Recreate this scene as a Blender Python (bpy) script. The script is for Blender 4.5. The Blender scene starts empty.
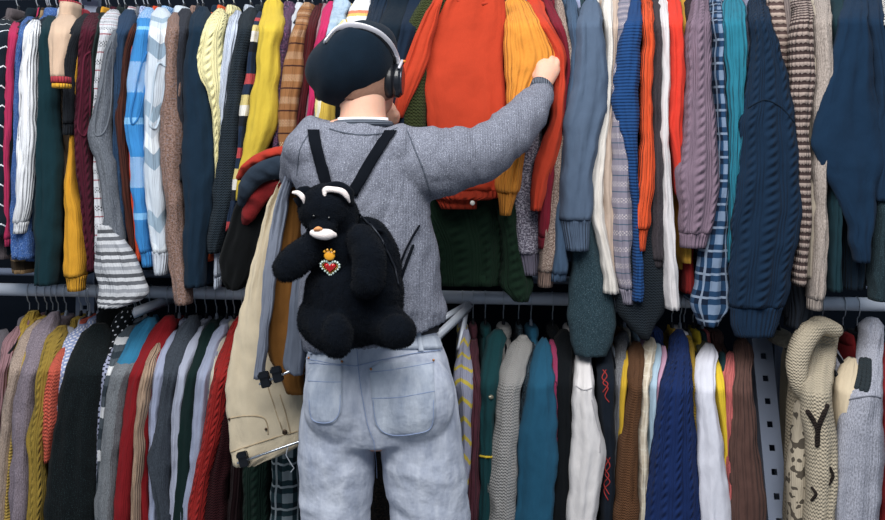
import bpy, bmesh, math, random
from mathutils import Vector, noise, Matrix
from mathutils.bvhtree import BVHTree
random.seed(7)
PI = math.pi
F = 908.0; CX = 442.5; CYH = 140.0; CAMZ = 1.41
C = bpy.context.scene.collection

def Yr(X): return 2.65 - 0.1 * X          # line of the garment rack
ZU, ZL = 1.857, 0.952                      # upper and lower rail height
def P(px, py, d): return Vector(((px - CX) * d / F, d, CAMZ + (CYH - py) * d / F))

# ------------------------------------------------------------------ objects
def link(name, me, mat=None, parent=None, smooth=True):
    o = bpy.data.objects.new(name, me); C.objects.link(o)
    if mat: 
        me.materials.clear(); me.materials.append(mat)
    if smooth:
        me.polygons.foreach_set('use_smooth', [True] * len(me.polygons))
    if parent:
        o.parent = parent
        o.matrix_parent_inverse = Matrix.Translation(-parent.location)
    return o
def tag(o, label=None, cat=None, group=None, kind=None):
    if label: o['label'] = label
    if cat: o['category'] = cat
    if group: o['group'] = group
    if kind: o['kind'] = kind
    return o
def empty(name, loc, label=None, cat=None, group=None, kind=None):
    o = bpy.data.objects.new(name, None); C.objects.link(o)
    o.location = loc; o.empty_display_size = .05
    return tag(o, label, cat, group, kind)

# ------------------------------------------------------------------ colour and nodes
def lin(h):
    if isinstance(h, str):
        h = h.lstrip('#'); h = [int(h[i:i+2], 16) / 255 for i in (0, 2, 4)]
    return tuple((c / 12.92 if c <= .04045 else ((c + .055) / 1.055) ** 2.4) for c in h) + (1,)
class NT:
    def __init__(s, m):
        s.nt = m.node_tree; s.n = s.nt.nodes; s.l = s.nt.links; s.b = s.n['Principled BSDF']
    def put(s, inp, v):
        if isinstance(v, bpy.types.NodeSocket): s.l.new(v, inp)
        elif v is not None: inp.default_value = v
    def m(s, op, a, b=None, c=None):
        n = s.n.new('ShaderNodeMath'); n.operation = op
        s.put(n.inputs[0], a); s.put(n.inputs[1], b); s.put(n.inputs[2], c); return n.outputs[0]
    def noise(s, vec, scale, detail=2, rough=.5):
        n = s.n.new('ShaderNodeTexNoise'); s.l.new(vec, n.inputs['Vector'])
        n.inputs['Scale'].default_value = scale; n.inputs['Detail'].default_value = detail
        n.inputs['Roughness'].default_value = rough; return n.outputs[0]
    def mix(s, f, a, b, mode='MIX'):
        n = s.n.new('ShaderNodeMix'); n.data_type = 'RGBA'; n.blend_type = mode
        s.put(n.inputs[0], f); s.put(n.inputs[6], a); s.put(n.inputs[7], b); return n.outputs[2]
    def ramp(s, f, stops, const=True):
        n = s.n.new('ShaderNodeValToRGB'); r = n.color_ramp
        r.interpolation = 'CONSTANT' if const else 'LINEAR'
        while len(r.elements) < len(stops): r.elements.new(.5)
        for e, (p, c) in zip(r.elements, stops): e.position = p; e.color = c
        s.l.new(f, n.inputs[0]); return n.outputs[0]
    def mapv(s, vec, sc):
        n = s.n.new('ShaderNodeMapping'); s.l.new(vec, n.inputs[0]); n.inputs['Scale'].default_value = sc; return n.outputs[0]
def scale_col(c, k): return tuple(min(1, x * k) for x in c[:3]) + (1,)
_mc = {}
def simple(name, col, rough=.6, metal=0, bump=0, bscale=200, vary=.0, coat=0, sheen=0, sss=0):
    key = (name, col)
    if key in _mc: return _mc[key]
    m = bpy.data.materials.new(name); m.use_nodes = True; t = NT(m); b = t.b
    c = lin(col); tc = t.n.new('ShaderNodeTexCoord').outputs['Object']
    n = t.noise(tc, bscale / 8, 3)
    cc = t.mix(n, scale_col(c, 1 - vary), scale_col(c, 1 + vary))
    t.l.new(cc, b.inputs['Base Color'])
    b.inputs['Roughness'].default_value = rough; b.inputs['Metallic'].default_value = metal
    b.inputs['Coat Weight'].default_value = coat; b.inputs['Sheen Weight'].default_value = sheen
    b.inputs['Specular IOR Level'].default_value = .35 if rough < .85 else .08
    if sss:
        b.inputs['Subsurface Weight'].default_value = sss; b.inputs['Subsurface Scale'].default_value = .01
    if bump:
        bn = t.n.new('ShaderNodeBump'); bn.inputs['Strength'].default_value = bump; bn.inputs['Distance'].default_value = .002
        t.l.new(t.noise(tc, bscale, 3), bn.inputs['Height']); t.l.new(bn.outputs[0], b.inputs['Normal'])
    _mc[key] = m; return m

def dye(h):
    r, g, b, _ = lin(h); L_ = .3 * r + .55 * g + .15 * b
    t_ = max(0., min(1., L_ / .34)); k_ = .50 + .42 * t_
    if b > 1.7 * r and b > 1.5 * g: b *= .80 + .2 * t_; g *= 1.06
    m_ = (r + g + b) / 3; q = .93
    return tuple((m_ + (c - m_) * q) * k_ for c in (r, g, b)) + (1,)
def fab(c1, pat='knit', *cols, p=None, obj=False):
    """woven or knitted cloth; UVs are metres along (v) and around (u) the piece"""
    key = (c1, pat, cols, p, obj)
    if key in _mc: return _mc[key]
    m = bpy.data.materials.new('cloth_' + pat); m.use_nodes = True; t = NT(m); b = t.b
    tc = t.n.new('ShaderNodeTexCoord'); uv = tc.outputs['Object'] if obj else tc.outputs['UV']
    sp = t.n.new('ShaderNodeSeparateXYZ'); t.l.new(uv, sp.inputs[0])
    u, v = sp.outputs[0], (sp.outputs[2] if obj else sp.outputs[1])
    k = dye(c1); cs = [dye(c) for c in cols]
    def sn(x, per, ph=0): return t.m('SINE', t.m('MULTIPLY_ADD', x, 2 * PI / per, ph))
    def frac(x, per): return t.m('FRACT', t.m('MULTIPLY_ADD', x, 1 / per, 50.))
    fine = t.noise(uv, 700, 2); soft = t.noise(t.mapv(uv, (1, .5, 1)), 45, 3)
    col = t.mix(soft, scale_col(k, .88), scale_col(k, 1.12)); h = None; dist = .0022; stren = .55
    col = t.mix(fine, t.mix(.5, col, scale_col(k, .72)), t.mix(.5, col, scale_col(k, 1.3)))
    if pat in ('knit', 'fair', 'wave', 'stripe', 'block', 'argyle', 'dots', 'cloth', 'motif', 'camo'):
        h = t.m('ADD', t.m('MULTIPLY', sn(u, .0055), .35), fine)
        if pat == 'cloth': h = fine; dist = .0012
    if pat == 'rib':
        q = p or .010; w = sn(u, q); h = t.m('ADD', w, t.m('MULTIPLY', fine, .6)); dist = .0022; stren = .8
    if pat == 'ribh':
        q = (p or .012) * .75; w = sn(v, q); h = t.m('ADD', w, t.m('MULTIPLY', fine, .8)); dist = .0012; stren = .8
    if pat == 'cable':
        q = (p or .042) * .8; uc = t.m('SUBTRACT', frac(u, q), .5); au = t.m('ABSOLUTE', uc)
        env = t.m('MAXIMUM', t.m('SUBTRACT', 1., t.m('MULTIPLY', au, 3.4)), 0.)
        br = t.m('SINE', t.m('ADD', t.m('MULTIPLY', v, 2 * PI / .024), t.m('MULTIPLY', uc, 9.)))
        h = t.m('ADD', t.m('MULTIPLY', t.m('MULTIPLY', env, t.m('ADD', br, 1.2)), 1.3), t.m('ADD', t.m('MULTIPLY', fine, .7), t.m('MULTIPLY', t.m('MULTIPLY', sn(u, .0065), .4), t.m('GREATER_THAN', au, .27)))); dist = .0036; stren = .8
    if pat == 'chunk':
        q = (p or .010) * .72
        h = t.m('MULTIPLY', sn(u, q), t.m('SINE', t.m('ADD', t.m('MULTIPLY', v, 2 * PI / q), t.m('MULTIPLY', sn(u, q / 1.0), .8))))
        h = t.m('ADD', h, t.m('MULTIPLY', fine, .7)); dist = .0026; stren = .8
    if pat == 'tweed':
        n2 = t.noise(uv, 190, 3, .8); st = [(0, scale_col(k, .6)), (.44, k)]
        for i, c in enumerate(cs): st.append((.53 + .06 * i, c))
        col = t.mix(.9, col, t.ramp(n2, st)); h = n2; dist = .004
    if pat == 'mel':
        n2 = t.noise(t.mapv(uv, (1, .35, 1)), 420, 4, .8)
        col = t.ramp(n2, [(.36, scale_col(k, .5)), (.62, scale_col(k, 1.45))], False)
        if cs: col = t.mix(t.m('GREATER_THAN', t.noise(uv, 500, 1), .66), col, cs[0])
        h = t.m('ADD', fine, t.m('MULTIPLY', sn(u, .006), .3))
    if pat == 'stripe':
        q = p or .08; n = len(cs) + 1
        col = t.mix(.12, t.ramp(frac(v, q), [(i / n, c) for i, c in enumerate([k] + cs)]), col)
    if pat == 'thin':                       # fine horizontal stripes on a ribbed ground
        q = p or .018; msk = t.m('GREATER_THAN', t.m('ADD', frac(v, q), t.m('MULTIPLY', sn(u, .011), .08)), .5)
        col = t.mix(msk, col, cs[0]); h = t.m('ADD', sn(v, q), t.m('MULTIPLY', sn(u, .011), .8)); dist = .003
    if pat == 'wave':
        tri = t.m('PINGPONG', t.m('ADD', u, 3.), .022); q = p or .055
        g = frac(t.m('MULTIPLY_ADD', tri, .55, v), q)
        col = t.mix(t.m('LESS_THAN', g, .07), col, cs[0])
    if pat == 'block':                      # first colour down to p metres, then the second
        msk = t.m('GREATER_THAN', v, p); n2 = t.noise(t.mapv(uv, (1, .35, 1)), 420, 4, .8)
        col = t.mix(msk, col, t.ramp(n2, [(.36, scale_col(cs[0], .55)), (.62, scale_col(cs[0], 1.4))], False))
    if pat == 'fair':
        q = p or .09; fv = frac(v, q); band = t.m('LESS_THAN', fv, .32)
        ch = t.m('GREATER_THAN', t.m('ADD', t.m('MULTIPLY', sn(u, .0095), sn(v, .0085)), t.m('MULTIPLY', t.noise(uv, 90), .5)), .5)
        msk = t.m('MULTIPLY', band, ch); col = t.mix(msk, col, cs[0])
        ln = t.m('LESS_THAN', t.m('ABSOLUTE', t.m('SUBTRACT', fv, .62)), .035)
        col = t.mix(ln, col, cs[-1])
    if pat == 'motif':                      # a dotted pattern over the whole piece
        ch = t.m('GREATER_THAN', t.m('ADD', t.m('MULTIPLY', sn(u, p or .02), sn(v, .016)), t.m('MULTIPLY', t.noise(uv, 60), .9)), .78)
        col = t.mix(ch, col, cs[0])
    if pat == 'dots':
        q = p or .03; g = t.m('MULTIPLY', sn(u, q), sn(v, q)); col = t.mix(t.m('GREATER_THAN', g, .8), col, cs[0])
    if pat == 'camo':
        n2 = t.noise(uv, p or 14, 1); st = [(0, k)] + [(.46 + .1 * i, c) for i, c in enumerate(cs)]
        col = t.mix(.85, col, t.ramp(n2, st))
    if pat == 'argyle':
        q = p or .09; a = frac(t.m('ADD', v, t.m('MULTIPLY', t.m('PINGPONG', t.m('ADD', u, 3.), .03), .8)), q)
        col = t.mix(.1, t.ramp(a, [(i / (len(cs) + 1), c) for i, c in enumerate([k] + cs)]), col)
    if pat == 'plaid':
        q = p or .05
        a = t.m('LESS_THAN', frac(u, q), .42); c = t.m('LESS_THAN', frac(v, q), .42)
        l1 = t.m('LESS_THAN', t.m('ABSOLUTE', t.m('SUBTRACT', frac(u, q), .7)), .05); l2 = t.m('LESS_THAN', t.m('ABSOLUTE', t.m('SUBTRACT', frac(v, q), .7)), .05)
        col = t.mix(t.m('MULTIPLY', a, .55), col, cs[0]); col = t.mix(t.m('MULTIPLY', c, .55), col, cs[0])
        col = t.mix(t.m('MULTIPLY', t.m('MAXIMUM', l1, l2), .5), col, cs[1]); col = t.mix(t.m('MULTIPLY', t.m('MULTIPLY', a, c), .4), col, cs[1])
        h = fine; dist = .001
    if pat == 'denim':
        n2 = t.noise(t.mapv(uv, (1, 1, .3)), 30, 4, .65); n3 = t.noise(t.mapv(uv, (3, 3, 1)), 300, 3, .7)
        col = t.ramp(n2, [(.3, scale_col(k, .80)), (.7, cs[0])], False); col = t.mix(t.m('MULTIPLY', n3, .35), col, scale_col(k, .6))
        h = n3; dist = .0012
    if h is None: h = fine
    t.l.new(col, b.inputs['Base Color']); b.inputs['Roughness'].default_value = .95
    b.inputs['Specular IOR Level'].default_value = .12; b.inputs['Sheen Weight'].default_value = .025
    b.inputs['Sheen Roughness'].default_value = .6
    bn = t.n.new('ShaderNodeBump'); bn.inputs['Strength'].default_value = stren; bn.inputs['Distance'].default_value = dist
    t.l.new(h, bn.inputs['Height'])
    b2 = t.n.new('ShaderNodeBump'); b2.inputs['Strength'].default_value = .55; b2.inputs['Distance'].default_value = .014
    wr = t.noise(t.mapv(uv, (1, 1, 1) if obj else (1.3, .45, 1)), 17, 3, .55)
    t.l.new(wr, b2.inputs['Height']); t.l.new(bn.outputs[0], b2.inputs['Normal']); t.l.new(b2.outputs[0], b.inputs['Normal'])
    m['c1'] = c1; _mc[key] = m; return m

# ------------------------------------------------------------------ lofted cloth
def spline(rows, step):
    """Catmull-Rom through rows of numbers, resampled every STEP of the first number"""
    out = []; n = len(rows)
    for i in range(n - 1):
        a, b = rows[i], rows[i + 1]; a0 = rows[i - 1] if i else a; b1 = rows[i + 2] if i + 2 < n else b
        k = max(1, int(math.ceil(abs(b[0] - a[0]) / step)))
        for j in range(k):
            t = j / k; t2 = t * t; t3 = t2 * t
            r = []
            for q in range(len(a)):
                if q == 0: r.append(a[0] + (b[0] - a[0]) * t); continue
                m0 = (b[q] - a0[q]) / 2; m1 = (b1[q] - a[q]) / 2
                lim = abs(b[q] - a[q]) * 1.5 + 1e-6
                m0 = max(-lim, min(lim, m0)); m1 = max(-lim, min(lim, m1))
                r.append((2*t3 - 3*t2 + 1) * a[q] + (t3 - 2*t2 + t) * m0 + (3*t2 - 2*t3) * b[q] + (t3 - t2) * m1)
            out.append(r)
    out.append(list(rows[-1])); return out

def loft(name, rings, mat, parent, nseg=26, fold=.006, seed=0., open_end=False, sq=2.3, v0=0., kf=3, open_start=False):
    """rings: (centre, half-width vector, half-depth vector); closed shell with soft vertical folds"""
    bm = bmesh.new(); uvl = bm.loops.layers.uv.new('UVMap')
    per = 0
    for c, a, b in rings: per = max(per, PI * (a.length + b.length))
    vs = []; vv = [v0]
    for i in range(1, len(rings)): vv.append(vv[-1] + (rings[i][0] - rings[i-1][0]).length)
    for i, (c, a, b) in enumerate(rings):
        ring = []; al = a.length; bl = b.length
        bh = b / bl if bl > 1e-9 else Vector((0, 1, 0)); ah = a / al if al > 1e-9 else Vector((1, 0, 0))
        edge = 1.0
        for k in range(nseg):
            th = 2 * PI * k / nseg + PI / 2
            cs, sn_ = math.cos(th), math.sin(th)
            x = math.copysign(abs(cs) ** (2 / sq), cs); y = math.copysign(abs(sn_) ** (2 / sq), sn_)
            u = k / nseg
            wv = vv[i]; kx = max(1., al / .03)
            rid = 1 - 2.6 * abs(noise.noise((x * 1.1 * kx + seed * 3 + wv * 1.5, wv * 4.5 + x * 1.2 * math.sin(seed), seed)))
            rid2 = 1 - 2.6 * abs(noise.noise((x * 2.1 * kx + seed, wv * 14 + x * 2.5 * math.cos(seed * 2), seed + 4)))
            f = fold * (.55 * math.sin(kf * 2 * PI * x * .5 + seed * 7 + 2.2 * noise.noise((seed, wv * 5, 1.7))) + 1.1 * rid + .55 * rid2)
            w = fold * (1.3 * noise.noise((seed * 5, vv[i] * 8, 3 * math.copysign(1, x))) + 1.0 * noise.noise((seed * 2, vv[i] * 24, 5 * math.copysign(1, x))))
            pos = c + a * x + b * y + bh * (f * y * min(1, al / .015)) + ah * (w * x * min(1, al / .02) * .9)
            ring.append(bm.verts.new(pos))
        vs.append(ring)
    for i in range(len(rings) - 1):
        for k in range(nseg):
            k2 = (k + 1) % nseg
            f = bm.faces.new((vs[i][k], vs[i][k2], vs[i+1][k2], vs[i+1][k]))
            uu = (k / nseg * per, (k + 1) / nseg * per, (k + 1) / nseg * per, k / nseg * per); ww = (vv[i], vv[i], vv[i+1], vv[i+1])
            for lp, a_, b_ in zip(f.loops, uu, ww): lp[uvl].uv = (a_, b_)
    def capend(ring, ref, inward, v):
        cen = sum((q.co for q in ring), Vector()) / nseg
        if inward is None:
            f = bm.faces.new(ring if ref else ring[::-1])
            for lp in f.loops: lp[uvl].uv = (0, v)
            return
        # a hollow end: the rim turns in and the lining runs back inside
        prev = ring
        for s, off in ((.86, 0.0), (.80, inward)):
            nr = [bm.verts.new(cen + (q.co - cen) * s + (rings[-1][0] - rings[-2][0]).normalized() * (-off)) for q in ring]
            for k in range(nseg):
                k2 = (k + 1) % nseg
                f = bm.faces.new((prev[k], prev[k2], nr[k2], nr[k]))
                for lp in f.loops: lp[uvl].uv = (k / nseg * per, v)
            prev = nr
        f = bm.faces.new(prev)
        for lp in f.loops: lp[uvl].uv = (0, v)
    capend(vs[0], True, None, vv[0]); capend(vs[-1], False, (.03 if open_end else None), vv[-1])
    bmesh.ops.recalc_face_normals(bm, faces=bm.faces)
    me = bpy.data.meshes.new(name); bm.to_mesh(me); bm.free()
    return link(name, me, mat, parent)

def bx(name, lo, hi, mat, parent=None, bevel=.003, M=None):
    bm = bmesh.new(); bmesh.ops.create_cube(bm, size=1)
    for v in bm.verts:
        v.co = Vector([lo[i] + (v.co[i] + .5) * (hi[i] - lo[i]) for i in range(3)])
    if bevel: bmesh.ops.bevel(bm, geom=bm.edges[:], offset=bevel, segments=2, affect='EDGES')
    if M: bmesh.ops.transform(bm, matrix=M, verts=bm.verts)
    me = bpy.data.meshes.new(name); bm.to_mesh(me); bm.free(); return link(name, me, mat, parent, False)

def tube_bm(bm, pts, rads, nseg=12, flat=None, round_end=True):
    """tube through PTS; RADS radius or (r1, r2) each; FLAT = preferred direction of the first radius"""
    pts = [Vector(p) for p in pts]; n = len(pts)
    T = [((pts[min(i+1, n-1)] - pts[max(i-1, 0)]).normalized()) for i in range(n)]
    ref = Vector(flat) if flat is not None else (Vector((0, 0, 1)) if abs(T[0].z) < .9 else Vector((0, 1, 0)))
    rings = []
    A = None
    for i in range(n):
        A = (ref if (A is None or flat is not None) else A); A = (A - T[i] * A.dot(T[i]))
        if A.length < 1e-6: A = T[i].orthogonal()
        A.normalize(); B = T[i].cross(A)
        r = rads[i] if isinstance(rads, (list, tuple)) else rads
        r1, r2 = (r if isinstance(r, (list, tuple)) else (r, r))
        rings.append((pts[i], A.copy(), B, r1, r2, T[i]))
    ext = []
    if round_end:
        c, A0, B0, r1, r2, t0 = rings[0]; rr = min(r1, r2)
        for s in (1.0, .75, .4): ext.append((c - t0 * rr * math.sin(s * PI/2) , A0, B0, r1 * math.cos(s * PI/2 * .97), r2 * math.cos(s * PI/2 * .97), t0))
    e2 = []
    if round_end:
        c, A0, B0, r1, r2, t0 = rings[-1]; rr = min(r1, r2)
        for s in (.4, .75, 1.0): e2.append((c + t0 * rr * math.sin(s * PI/2), A0, B0, r1 * math.cos(s * PI/2 * .97), r2 * math.cos(s * PI/2 * .97), t0))
    allr = ext + rings + e2; vs = []
    for c, A_, B_, r1, r2, t0 in allr:
        vs.append([bm.verts.new(c + A_ * (r1 * math.cos(2*PI*k/nseg)) + B_ * (r2 * math.sin(2*PI*k/nseg))) for k in range(nseg)])
    for i in range(len(vs) - 1):
        for k in range(nseg):
            k2 = (k + 1) % nseg; bm.faces.new((vs[i][k], vs[i][k2], vs[i+1][k2], vs[i+1][k]))
    bm.faces.new(vs[0][::-1]); bm.faces.new(vs[-1])
def smooth_pts(rows, sub=5):
    """rows of (x,y,z,r...) -> dense rows"""
    out = []; n = len(rows)
    for i in range(n - 1):
        a, b = rows[i], rows[i+1]; a0 = rows[i-1] if i else a; b1 = rows[i+2] if i+2 < n else b
        for j in range(sub):
            t = j / sub; t2 = t*t; t3 = t2*t
            out.append([(2*t3-3*t2+1)*a[q] + (t3-2*t2+t)*(b[q]-a0[q])/2 + (3*t2-2*t3)*b[q] + (t3-t2)*(b1[q]-a[q])/2 for q in range(len(a))])
    out.append(list(rows[-1])); return out
def stube(bm, rows, sub=5, nseg=16, flat=None, round_end=True):
    """rows: (Vector, r) or (Vector, r1, r2)"""
    rr = [list(r[0]) + [r[1], (r[2] if len(r) > 2 else r[1])] for r in rows]
    d = smooth_pts(rr, sub); tube_bm(bm, [q[:3] for q in d], [(q[3], q[4]) for q in d], nseg, flat, round_end)
def ell_bm(bm, c, r, M=None, seg=24, rng=16, sq=1.0):
    s = bmesh.ops.create_uvsphere(bm, u_segments=seg, v_segments=rng, radius=1)
    for v in s['verts']:
        q = Vector((v.co.x * r[0], v.co.y * r[1], v.co.z * r[2]))
        if M: q = M @ q
        v.co = Vector(c) + q
def tube(name, pts, rads, mat, parent=None, nseg=12, flat=None, round_end=True):
    bm = bmesh.new(); tube_bm(bm, pts, rads, nseg, flat, round_end)
    bmesh.ops.recalc_face_normals(bm, faces=bm.faces)
    me = bpy.data.meshes.new(name); bm.to_mesh(me); bm.free(); return link(name, me, mat, parent)
def bmobj(name, bm, mat, parent=None, smooth=True):
    bmesh.ops.recalc_face_normals(bm, faces=bm.faces)
    me = bpy.data.meshes.new(name); bm.to_mesh(me); bm.free(); return link(name, me, mat, parent, smooth)
def fused(name, bm, mat, parent, voxel=.005, smooth=8, disp=None, sub=0):
    """join the overlapping volumes of BM into one continuous skin"""
    me = bpy.data.meshes.new(name + '_src'); bm.to_mesh(me); bm.free()
    o = bpy.data.objects.new(name + '_src', me); C.objects.link(o)
    r = o.modifiers.new('r', 'REMESH'); r.mode = 'VOXEL'; r.voxel_size = voxel; r.use_smooth_shade = True
    s = o.modifiers.new('s', 'SMOOTH'); s.iterations = smooth; s.factor = .5
    bpy.context.view_layer.update()
    dg = bpy.context.evaluated_depsgraph_get()
    m2 = bpy.data.meshes.new_from_object(o.evaluated_get(dg)); m2.name = name
    bpy.data.objects.remove(o); bpy.data.meshes.remove(me)
    if disp:
        nr = [v.normal.copy() for v in m2.vertices]
        for v, n in zip(m2.vertices, nr): v.co += n * disp(v.co, n)
    return link(name, m2, mat, parent)

def yp(z, ztop, X, d):                     # how far forward a garment hangs at height z
    t = max(0., min(1., (ztop - z) / .085)); t = t * t * (3 - 2 * t) * .35 + t * .65
    return Yr(X) - (.07 + .145 * t) - d
def strip_rings(rows, ztop, d, hd, step=4, flatd=None, slope=0., seed=0.):
    R = spline([list(map(float, r)) for r in rows], step); out = []
    n = len(R)
    for i, (py, xl, xr) in enumerate(R):
        Y = 2.42; xm = (xl + xr) / 2 + (1.1 * noise.noise((seed * 3, py * .035, 0)) if i > 3 else 0)
        for _ in range(6):
            X = (xm - CX) * Y / F; z = CAMZ + (CYH - py) * Y / F
            Y = yp(z, ztop, X, d) if flatd is None else flatd + slope * (py - R[0][0])
        half = max(.0045, (xr - xl) / 2 * Y / F)
        q = i / max(1, n - 1); e = 1.0
        if i < 4: e = (.45, .7, .85, .95)[i]
        hh = hd * e * min(1, .5 + half / .02 * .5)
        out.append((Vector(((xm - CX) * Y / F, Y, z)), Vector((half * (e if i < 2 else 1), 0, 0)), Vector((0, hh, 0))))
    return out

steel = simple('steel', 'c9d0d8', .3, .4); blackpl = simple('black_plastic', '10141a', .45); greypl = simple('grey_plastic', '8d97a6', .5)
HK = []
def hanger(X, upper, desc, mat=None, half=.19):
    zr = ZU if upper else ZL; y0 = Yr(X); zt = zr - (.062 if upper else .086)
    mat = mat or (greypl if (not upper and int(abs(X) * 1000) % 5 == 0) else None)
    e = empty('clothes_hanger', (X, y0, zr + .018), 'hanger on the %s rail holding the %s' % ('upper' if upper else 'lower', desc), 'hanger',
              'hangers on the %s rail' % ('upper' if upper else 'lower'))
    pts = [(X, y0 + .0195 * math.cos(a), zr + .0195 * math.sin(a)) for a in [math.radians(k) for k in range(-30, 181, 15)]]
    pts += [(X, y0 - .0195, zr - .012), (X, y0 - .012, zr - .03), (X, y0, zr - .04), (X, y0, zt)]
    tube('hook', pts, .0016, steel, e, 8)
    tube('hanger_neck', [(X, y0, zt - .014), (X, y0, zt + .022)], [(.022, .0055), (.007, .0045)], mat or blackpl, e, 10, flat=(0, 1, 0))
    sh = [(X, y0 + s * half, zt - .012 - .055 * abs(s) ** 1.3 / 1.0) for s in [k / 6 for k in range(-6, 7)]]
    rr = [(.007 + .006 * (1 - abs(k) / 6), .0045) for k in range(-6, 7)]
    tube('shoulder_bar', sh, rr, mat or blackpl, e, 10, flat=(0, 0, 1))
    return e

KINDLIST = []
def G(kind, label, mat, rows, d=0., up=True, hem=None, cuff=0, body=True, bxp=None, bt=None, bmat=None, col=True, hd=.036, hng=None,
      fold=.0062, cmat=None, hmat=None, desc=None, hw=None, step=4, bl=1., boff=0.):
    """one garment on its hanger, side-on to the viewer: sleeve in front, flat body behind it"""
    ztop = ZU - .066 if up else ZL - .090
    seed = (len(KINDLIST) * 1.37) % 11; KINDLIST.append(label)
    if not up and rows[-1][0] >= 515:
        a = rows[-1]; rows = list(rows) + [(600, a[1], a[2]), (650, a[1] + 3, a[2] - 3)]; cuff = 0
    rings = strip_rings(rows, ztop, d, hd, step, seed=seed)
    k = min(range(len(rings)), key=lambda i: abs(rings[i][0].z - (ztop - .1)))
    Xs = rings[k][0].x
    Xb = Xs if bxp is None else (bxp - CX) * (Yr(Xs) - .1) / F
    th = bt if bt else max(.010, min(.024, rings[k][1].x * .75))
    root = empty(kind, (Xb, Yr(Xb), ztop), label, kind_cat(kind), 'garments on the %s rail' % ('upper' if up else 'lower'))
    if body:
        y0 = Yr(Xb); prof = [(0, .055, .5), (.012, .075, .7), (.035, .115, .9), (.07, .165, 1), (.1, .185, 1)]
        hz = .66
        if hem is not None: hz = ztop - (CAMZ + (CYH - hem) * (y0 - .2) / F)
        elif not up: hz = .62
        n = 14
        for i in range(1, n + 1):
            t = i / n; prof.append((.1 + (hz - .1) * t, .19 + (hw or 0) * t, 1 + .25 * math.sin(PI * t) + .3 * t))
        br = [(Vector((Xb, y0 + boff, ztop - a)), Vector((th * c, 0, 0)), Vector((0, b * bl, 0))) for a, b, c in prof]
        loft('body', br, bmat or mat, root, 28, .004, seed + 3, open_end=True, sq=2.6, kf=5)
        if col:
            cr = [(Vector((Xb, y0 - .01, ztop + h)), Vector((th * w, 0, 0)), Vector((0, b, 0))) for h, w, b in ((-.02, .8, .07), (-.004, .95, .063), (.008, .9, .058), (.014, .7, .054))]
            loft('collar', cr, cmat or mat, root, 20, .001, seed, sq=2.2)
    if cuff:
        pyc = rows[-1][0] - cuff
        a = [r for r, q in zip(rings, [1] * len(rings))]
        zc = None
        kk = max(2, len(rings) - max(2, int(round(cuff / step))) - 1)
        up_r, lo_r = rings[:kk + 1], rings[kk:]
        loft('sleeve', up_r, mat, root, 32, fold, seed, sq=2.2)
        v0 = sum((up_r[i+1][0] - up_r[i][0]).length for i in range(len(up_r) - 1))
        lo = [(c, a_ * (.96 if i else .99), b_ * (.88 if i else .96)) for i, (c, a_, b_) in enumerate(lo_r)]
        loft('cuff', lo, hmat or cuffmat(mat), root, 32, fold * .3, seed, open_end=True, sq=2.2, v0=v0)
    else:
        loft('sleeve', rings, mat, root, 32, fold, seed, open_end=True, sq=2.2)
    if hng is None: hng = (not up) or rows[0][1] < 330
    if hng: hanger(Xb, up, desc or strip_article(label))
    return root
def strip_article(s):
    w = s.split(); return ' '.join(w[:9])
CATS = {'sweater': 'sweater', 'cardigan': 'cardigan', 'coat': 'coat', 'shirt': 'shirt', 'jacket': 'jacket', 'sweatshirt': 'sweatshirt', 'vest': 'vest'}
def kind_cat(k): return {'plaid_shirt': 'shirt', 'knitted_vest': 'vest', 'hooded_jacket': 'jacket'}.get(k, k.split('_')[-1])
_ck = {}
def cuffmat(m):
    return fab(m['c1'], 'rib', p=.009)

def sleeve_of(g): return [c for c in g.children if c.name.startswith('sleeve')][0]
def on_sleeve(g, name, mat, polys, r=.0028, off=.001, fb=2.38, label=None):
    sl = sleeve_of(g); me = sl.data
    tr = BVHTree.FromPolygons([v.co.copy() for v in me.vertices], [tuple(p.vertices) for p in me.polygons])
    o0 = Vector((0, 0, CAMZ)); bm = bmesh.new()
    for pts in polys:
        R = smooth_pts([list(map(float, p)) for p in pts], 5); out = []; last = None
        for a, b in R:
            d_ = P(a, b, 1) - o0; h = tr.ray_cast(o0, d_.normalized())
            if h[0] is None: continue
            out.append(h[0] - d_.normalized() * off)
        if len(out) > 2: tube_bm(bm, out, r, 8)
    o = bmobj(name, bm, mat, g)
    if label: o['label'] = label
    return o
LIGHT=145; WORLD=.30; EXPO=0.12
# ================================================================== garments on the upper rail, left to right
f = fab
G('sweater', 'navy sweater with thin white zigzag lines at the left edge of the upper rail', f('1c2b40', 'wave', 'e8eef4'), [(20, -4, 14), (40, -8, 12), (80, -14, 9), (150, -16, 8), (236, -18, 8)], .01, hem=255, hmat=f('1c2b40', 'rib'))
G('sweater', 'grey-brown sweater showing its hem below the navy zigzag sweater', f('6b6266'), [(40, -20, 2), (100, -20, 0), (200, -16, 10), (258, -14, 13)], -.045, hem=259)
G('cardigan', 'crimson pink cardigan with one narrow sleeve, second along the upper rail', f('c22a5e'), [(22, 13, 22), (40, 11, 20), (80, 8, 17), (150, 6, 13), (246, 6, 12)], -.005, hem=200, cuff=10)
G('sweater', 'black sweater squeezed between the crimson cardigan and the blue speckled one', f('16191d'), [(24, 18, 27), (50, 15, 22), (120, 13, 20), (230, 12, 19)], -.02, hem=235)
G('sweater', 'blue and white speckled sweater beside the white ribbed sleeve', f('3c63b4', 'mel', 'a9bfe6'), [(17, 25, 38), (30, 22, 36), (60, 18, 30), (120, 16, 28), (180, 15, 30), (215, 13, 33), (258, 13, 35)], -.015, hem=262, bt=.03)
G('sweater', 'brown striped hem of a sweater below the blue speckled sweater', f('a5865f', 'stripe', '2a2422', p=.05), [(60, 20, 36), (180, 18, 36), (272, 14, 35)], -.06, hem=272)
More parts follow.
